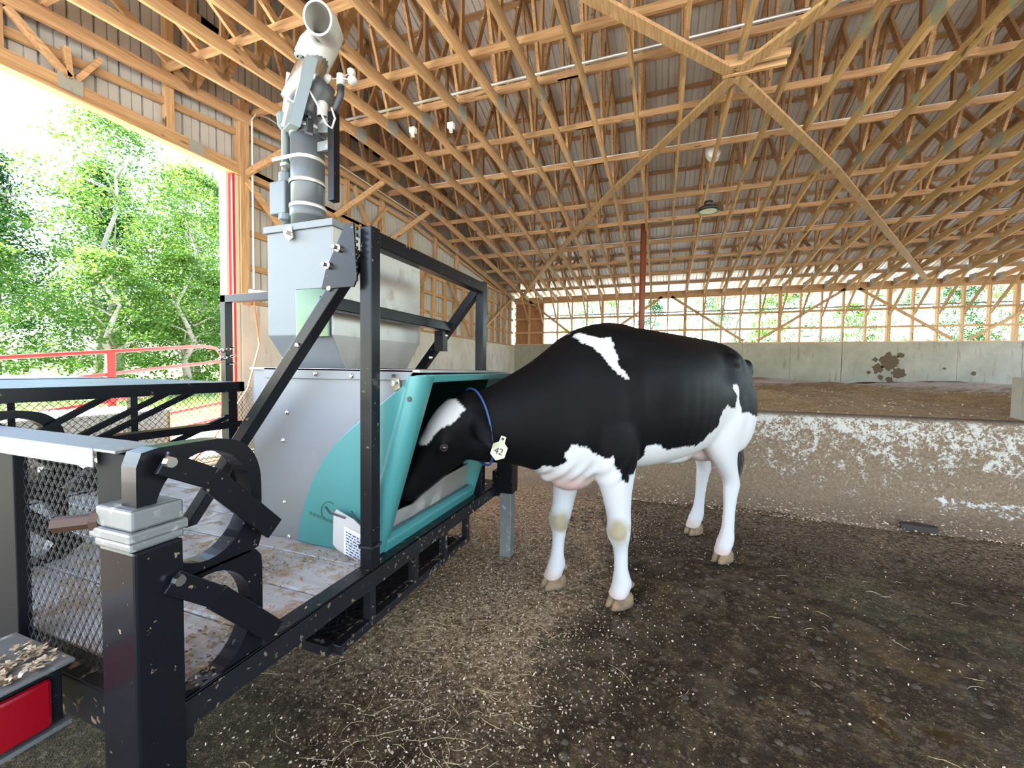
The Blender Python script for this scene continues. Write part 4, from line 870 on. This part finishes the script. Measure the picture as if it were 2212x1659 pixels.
dg = bpy.context.evaluated_depsgraph_get(); ev = tmp.evaluated_get(dg); body_me = bpy.data.meshes.new_from_object(ev)
bpy.data.objects.remove(tmp); body_me.name = 'cow_body'
cow = thing('cow', 'black and white dairy cow standing with her head in the green feeder', 'cow', (CO.x, CO.y, 0))
for v in body_me.vertices: v.co -= Vector((CO.x, CO.y, 0))
# hollows, ridges and folds of the body
gs = lambda a, b_, r: math.exp(-((a - b_) / r) ** 2)
nrm = [v.normal.copy() for v in body_me.vertices]
for v, n_ in zip(body_me.vertices, nrm):
    p = v.co; s = p.dot(HV); y = p.dot(LV); z = p.z; a = abs(y); d = 0
    if s < 1.2:
        d -= .024 * gs(s, -.32, .11) * gs(z, 1.30, .11) * (a > .1) + .014 * gs(s, .36, .07) * gs(z, 1.02, .22) * (a > .1) + .016 * gs(s, .86, .07) * gs(z, 1.15, .14) * (a > .06)
        d -= .012 * gs(s, .60, .10) * gs(z, 1.36, .06) * (a > .08) + .012 * gs(s, -.72, .08) * gs(z, 1.30, .09) * (a > .1) + .012 * gs(s, -.30, .06) * gs(z, .95, .10) * (a > .15)
        d += .010 * gs(s, .50, .04) * gs(z, 1.10, .22) * (a > .12) + .007 * math.cos(s * 95) * gs(a, 0, .03) * (z > 1.44) * (-.6 < s < .2)
        d += .0016 * math.sin(s * 62) * gs(z, 1.05, .16) * gs(s, .10, .22) * (a > .2)
        if z < .86 and .55 < s < .98: d += .006 * math.sin(70 * (s + .5 * z)) * gs(z, .76, .06)
    v.co += n_ * d
# coat colour per vertex, in the cow's own side plane (s forward, z up)
def inside(poly, x, y):
    r = False; j = len(poly) - 1
    for i in range(len(poly)):
        (xi, yi), (xj, yj) = poly[i], poly[j]
        if (yi > y) != (yj > y) and x < (xj - xi) * (y - yi) / (yj - yi) + xi: r = not r
        j = i
    return r
STREAK = [(.752, 1.493), (.735, 1.478), (.700, 1.470), (.652, 1.473), (.606, 1.464), (.622, 1.419), (.628, 1.358), (.609, 1.313), (.588, 1.262), (.634, 1.280), (.678, 1.320), (.701, 1.357), (.715, 1.394), (.746, 1.412), (.775, 1.424), (.800, 1.470), (.79, 1.50)]
WHITE_LOW = [(1.0, .812), (.95, .816), (.911, .848), (.898, .892), (.871, .91), (.807, .906), (.752, .883), (.714, .858), (.672, .86), (.653, .802), (.61, .735), (.56, .70), (.526, .735), (.47, .78), (.42, .84), (.393, .885), (.271, .873), (.037, .845), (-.064, .877), (-.129, .927), (-.197, 1.012), (-.265, 1.072), (-.31, 1.082), (-.362, 1.057), (-.424, 1.091), (-.423, 1.139), (-.375, 1.185), (-.447, 1.20), (-.485, 1.023), (-1.2, .93), (-1.2, -.2), (1.02, -.2), (1.02, .70)]
BLAZE = [(1.40, 1.15), (1.385, 1.11), (1.401, 1.085), (1.425, 1.062), (1.462, 1.03), (1.492, .998), (1.512, .972), (1.535, .940), (1.56, .91), (1.60, .93), (1.56, 1.02), (1.50, 1.10), (1.45, 1.15)]
def lerp(a, b, t): t = min(1, max(0, t)); return tuple(x + (y - x) * t for x, y in zip(a, b))
def coat(P, s, y, z):
    if s > 1.2: return (.50, .48, .46) if inside(BLAZE, s, z) else BLK
    if y > -.06 and inside(STREAK, s, z): return WHT
    if not inside(WHITE_LOW, s, z): return BLK
    c = WHT
    if .58 < s < 1.0 and .60 < z < .82 and abs(y) < .125: c = lerp(c, PNK, (.80 - z) / .12)
    if -.75 < s < -.25 and abs(y) < .16 and z < .86: c = lerp(c, PNK, .55)
    for (ks, ky, kz) in ((.575, .19, .435), (.685, -.16, .408)):
        d = math.sqrt((s - ks) ** 2 + (y - ky) ** 2 + (z - kz) ** 2); c = lerp(c, YEL, (.085 - d) / .035 * .8)
    if z < .16: c = lerp(c, (.46, .32, .25), (.125 - z) / .07 * .8)
    return c

def wob(p, k=1.0): return .010 * k * (math.sin(37 * p.x + 21 * p.z) + math.sin(53 * p.z - 17 * p.y) + .6 * math.sin(91 * p.y + 70 * p.z))
col = body_me.color_attributes.new('coat', 'FLOAT_COLOR', 'POINT'); cols = []
BLK, WHT, PNK, YEL = (.0035, .0033, .0038), (.49, .475, .46), (.45, .30, .255), (.31, .25, .155)
for v in body_me.vertices:
    p = v.co; s = p.dot(HV); y = p.dot(LV); z = p.z; w = wob(p, .35 if s > 1.2 else 1.0)
    c = coat(p + Vector((CO.x, CO.y, 0)), s + w, y, z + w * .8); cols += [*c, 1]
col.data.foreach_set('color', cols)
def coat_mat():
    m = mat('short_hair_coat', rough=.52); t = NT(m); a = t.n('ShaderNodeVertexColor', layer_name='coat'); n = t.noise(t.coord(), 60, 3)
    t.color(a.outputs[0]); t.b.inputs['Specular IOR Level'].default_value = .07; t.bump(t.noise(t.coord(), 140, 3), .12, .003); return m
body_me.materials.clear(); body_me.materials.append(coat_mat()); body_me.polygons.foreach_set('use_smooth', [True] * len(body_me.polygons))
body = bpy.data.objects.new('body', body_me); COL.objects.link(body); body.parent = cow
# hooves: two claws each
HOOF = concrete('horn', (.13, .078, .042), (.29, .185, .105), 14, (.07, .045, .03))
for (fs, fy), lab in ((NF, 'n'), (FF, 'f'), (NH, 'nh'), (FH, 'fh')):
    for sg in (-1, 1):
        yo = fy + sg * .029; b = MB(); R_ = []
        for z, s0, s1, hw in ((.0, -.055, .098, .030), (.02, -.055, .090, .0305), (.045, -.052, .070, .029), (.068, -.040, .050, .024)):
            ring = []
            for j in range(14):
                t_ = 2 * math.pi * j / 14; cs = math.cos(t_); sn = math.sin(t_); ss = fs + (s0 + s1) / 2 + (s1 - s0) / 2 * math.copysign(abs(cs) ** .8, cs); yy_ = yo + hw * math.copysign(abs(sn) ** .8, sn) * (1 - .28 * max(0, cs)) - sg * .008 * max(0, cs); ring.append(cw(ss, yy_, z))
            b.v += ring
        for i in range(3):
            for j in range(14): a = i * 14 + j; d = i * 14 + (j + 1) % 14; b.face((a, d, d + 14, a + 14))
        b.face(range(13, -1, -1)); b.face(range(42, 56)); b.build('hoof', HOOF, cow, smooth=True)
    for sg in (-1, 1): blob(cw(fs - .055, fy + sg * .022, .10), .018, .014, .018).build('dewclaw', HOOF, cow, smooth=True)
# eye, tail, strap, tag
eyec = PL + ax * (hl * .40) + FVh * .018 + SVh * .106
b = MB(); b.lathe([(.0, .013), (.010, .011), (.015, .004), (.016, -.004)], eyec, SVh, 14); eye = b.build('eye', mat('eye', (.02, .012, .01), .08), cow, smooth=True)
b = MB(); b.lathe([(.0150, .004), (.0170, .005), (.0185, .0), (.020, -.006)], eyec, SVh, 14); b.build('eyelid', mat('eyelid_skin', (.05, .028, .025), .5), eye, smooth=True)
tube([cw(-.885, .01, 1.40), cw(-.935, .015, 1.36), cw(-.960, .02, 1.25), cw(-.962, .03, 1.05), cw(-.955, .03, .86), cw(-.95, .03, .74)], [.034, .030, .024, .019, .016, .014], 12).build('tail', mat('black_tail', (.006, .006, .007), .5), cow, smooth=True)
b = MB(); q = random.Random(2)
for i in range(60):
    a = q.uniform(0, 6.28); r = q.uniform(0, .018); b.tube([cw(-.95 + r * math.cos(a), .03 + r * math.sin(a), .76), cw(-.95 + 1.9 * r * math.cos(a), .03 + 1.9 * r * math.sin(a), .62), cw(-.948 + 1.4 * r * math.cos(a), .03 + 1.4 * r * math.sin(a), .48 + q.uniform(0, .06))], [.004, .004, .001], 4)
b.build('tail_switch', mat('tail_hair', (.05, .045, .04), .7), cow, kind='stuff')
tube([cw(-.900, .035, 1.40), cw(-.945, .048, 1.36), cw(-.975, .050, 1.27)], [.007, .010, .004], 6).build('tail_streak', mat('white_hair', (.62, .6, .58), .6), cow, smooth=True)

# blue neck strap and numbered ear tag
loop = []
for i in range(41):
    a = 2 * math.pi * i / 40; c, sn = math.cos(a), math.sin(a); loop.append(cw(1.288 + .040 * sn, -.060 + .122 * math.copysign(abs(c) ** .87, c), 1.013 + .186 * math.copysign(abs(sn) ** .87, sn)))
tube(loop, .0055, 8, cap=False).build('neck_strap', BLUE, cow, smooth=True, label='blue neck strap')
TAGM = mat('cream_tag_plastic', (.45, .43, .29), .45)
tc_ = cw(1.255, .085, .930); tu = (UV * .86 - HV * .42 - LV * .10).normalized(); tn = (-(tc_ - Vector((0, 0, EYE)))).normalized(); tn = (tn - tu * tn.dot(tu)).normalized(); tr_ = tu.cross(tn)
P2 = lambda x, y, d=0: tc_ + tr_ * x + tu * y + tn * d
tagp = [(-.034, -.034), (0, -.056), (.034, -.034), (.035, .014), (.014, .030), (.012, .060), (-.012, .060), (-.014, .030), (-.035, .014)]
tg = MB().prism([P2(x, y, -.001) for x, y in tagp], tn * .002).build('ear_tag', TAGM, cow, label='cream ear tag with a handwritten 42')
cv = bpy.data.curves.new('digits', 'FONT'); cv.body = '42'; cv.size = .042; cv.align_x = 'CENTER'; cv.align_y = 'CENTER'; cv.extrude = .0003
to = bpy.data.objects.new('digits', cv); COL.objects.link(to); bpy.context.view_layer.update()
dm = bpy.data.meshes.new_from_object(to.evaluated_get(bpy.context.evaluated_depsgraph_get())); bpy.data.objects.remove(to)
for v in dm.vertices: v.co = P2(v.co.x, v.co.y - .014, .0018) - OFF[cow.name]
dm.name = 'digits'; dm.materials.clear(); dm.materials.append(INK); do = bpy.data.objects.new('digits', dm); COL.objects.link(do); do.parent = tg
tube([P2(0, .046, -.012), P2(0, .046, .006)], .006, 8).build('tag_stud', BLACKP, tg)

# ------------------------------------------------------------------ loose litter on floor, deck and bedding
q = random.Random(17)
def flakes(n, place, l0, l1, name, m, label, cat):
    b = MB()
    for i in range(n):
        r = place()
        if r is None: continue
        x, y, z = r; a = q.uniform(0, 6.28); L = q.uniform(l0, l1); W = L * q.uniform(.35, .8); d = Vector((math.cos(a), math.sin(a), q.gauss(0, .25))); e = Vector((-math.sin(a), math.cos(a), q.gauss(0, .3))); p = Vector((x, y, z + .003)); k = len(b.v)
        b.v += [p - d * L - e * W, p + d * L - e * W * .6, p + d * L * .8 + e * W + UV * L * .5, p - d * L * .7 + e * W + UV * L * .2]; b.face((k, k + 1, k + 2, k + 3))
    return b.build(name, m, kind='stuff', label=label, cat=cat)
def shav_mat(name, a, b_, c):
    m = mat(name, rough=.8); t = NT(m); g = t.n('ShaderNodeNewGeometry'); t.color(t.ramp(g.outputs['Random Per Island'], [(0, a), (.55, b_), (1, c)])); return m
SHAV = shav_mat('shavings', (.22, .13, .07), (.46, .33, .21), (.66, .55, .42))
def pf():
    y = q.uniform(.45, 4.2); x = -.80 + q.gauss(0, .38) - .05 * (y - 2)
    if y < 1.7 and q.random() < .8 - .35 * y * (y > .9): return None
    if y > 3.2: x += q.uniform(-.8, .9)
    return x, y, bumpy(x, y) - .010
flakes(22000, pf, .0018, .0055, 'wood_shavings', SHAV, 'pale wood shavings strewn on the floor along the trailer', 'shavings')
def pg():
    x, y = q.uniform(-1.6, 3.4), q.uniform(.5, 4.25); return x, y, bumpy(x, y) - .010
flakes(4200, pg, .0018, .0052, 'scattered_shavings', SHAV, 'sparse wood shavings scattered over the dark wet floor', 'shavings')
def pd():
    x, y = q.uniform(-1.9, -1.06), q.uniform(.66, 1.40)
    if math.sin(7 * x + 3) * math.sin(9 * y + 1) + q.gauss(0, .35) < .15: return None
    return x, y, .489 + abs(q.gauss(0, .004))
flakes(4200, pd, .003, .008, 'spilled_feed', shav_mat('feed_crumbs', (.17, .11, .06), (.38, .28, .17), (.52, .42, .28)), 'crumbs of spilled feed lying on the trailer deck', 'feed')
def pl():
    x, y = q.uniform(-1.5, -1.345), q.uniform(.3, .55); return x, y, .583
flakes(420, pl, .004, .009, 'feed_on_lamp_box', bpy.data.materials['feed_crumbs'], 'clot of dry feed on top of the red lamp box', 'feed')
def pb():
    x = q.uniform(-2, 9); y = q.uniform(5.05, 9.5); return x, y, bedz(x, y) + .004
flakes(5000, pb, .005, .014, 'bedding_shavings', SHAV, 'wood shavings lying on the bedded pack behind the curb', 'shavings')
def pw():
    x, y = q.uniform(-.6, 3.2), 4.2 + abs(q.gauss(0, .22)); return x, y, max(0, (y - 4.28) * .28) + .008
flakes(2600, pw, .004, .010, 'curb_shavings', SHAV, 'wood shavings gathered on the dirt slope at the foot of the curb', 'shavings')
STRAW = mat('straw', (.46, .35, .18), .6); b = MB()
for i in range(260):
    near = i < 205
    x, y = (q.gauss(-.78, .24), q.uniform(.85, 2.0)) if near else (q.uniform(-1.2, 1.8), q.uniform(.6, 3.2)); a = q.uniform(0, 6.28); L = q.uniform(.02, .07) if near else q.uniform(.012, .035); c = q.gauss(0, .28); pts = []; hz = bumpy(x, y) - .010
    for k in range(5): pts.append((x, y, hz + .003 + .006 * math.sin(k * .8) * q.random())); x += L * .6 * math.cos(a); y += L * .6 * math.sin(a); a += c
    b.tube(pts, [.0004, .0008, .0009, .0008, .0003] if near else [.0005, .0010, .0011, .0009, .0004], 4, cap=False)
b.build('straw_strands', STRAW, kind='stuff', label='straw strands lying on the floor in front of the trailer', cat='straw')
b = MB()
for i in range(1500):
    if i < 650: x, y = q.uniform(-.9, 1.6), 3.3 + abs(q.gauss(0, .55))
    else: x, y = q.uniform(-.4, 3.0), q.uniform(.6, 4.2)
    r = q.uniform(.006, .020); n = len(b.v); z = bumpy(x, y) - .012
    for k in range(6): b.v.append(Vector((x + r * q.uniform(.7, 1.3) * math.cos(k * 1.047), y + r * q.uniform(.7, 1.3) * math.sin(k * 1.047), z)))
    b.v.append(Vector((x, y, z + r * q.uniform(.5, .9))))
    for k in range(6): b.face((n + k, n + (k + 1) % 6, n + 6))
b.build('manure_clods', mat('manure', (.055, .040, .026), .7), smooth=True, kind='stuff', label='small clods of manure over the floor behind and beside the cow', cat='manure')
b = MB(); b.v = []
pts = [(2.05, 4.34), (2.15, 4.38), (2.3, 4.36)]
MB().prism([(1.90, 4.27, .0), (2.13, 4.24, .0), (2.16, 4.31, .0), (2.02, 4.37, .0), (1.92, 4.34, .0)], (0, .01, .05)).build('wood_scrap', mat('dark_scrap', (.022, .016, .012), .8), bevel=.006, label='small dark scrap lying at the foot of the curb right of the cow', cat='scrap')
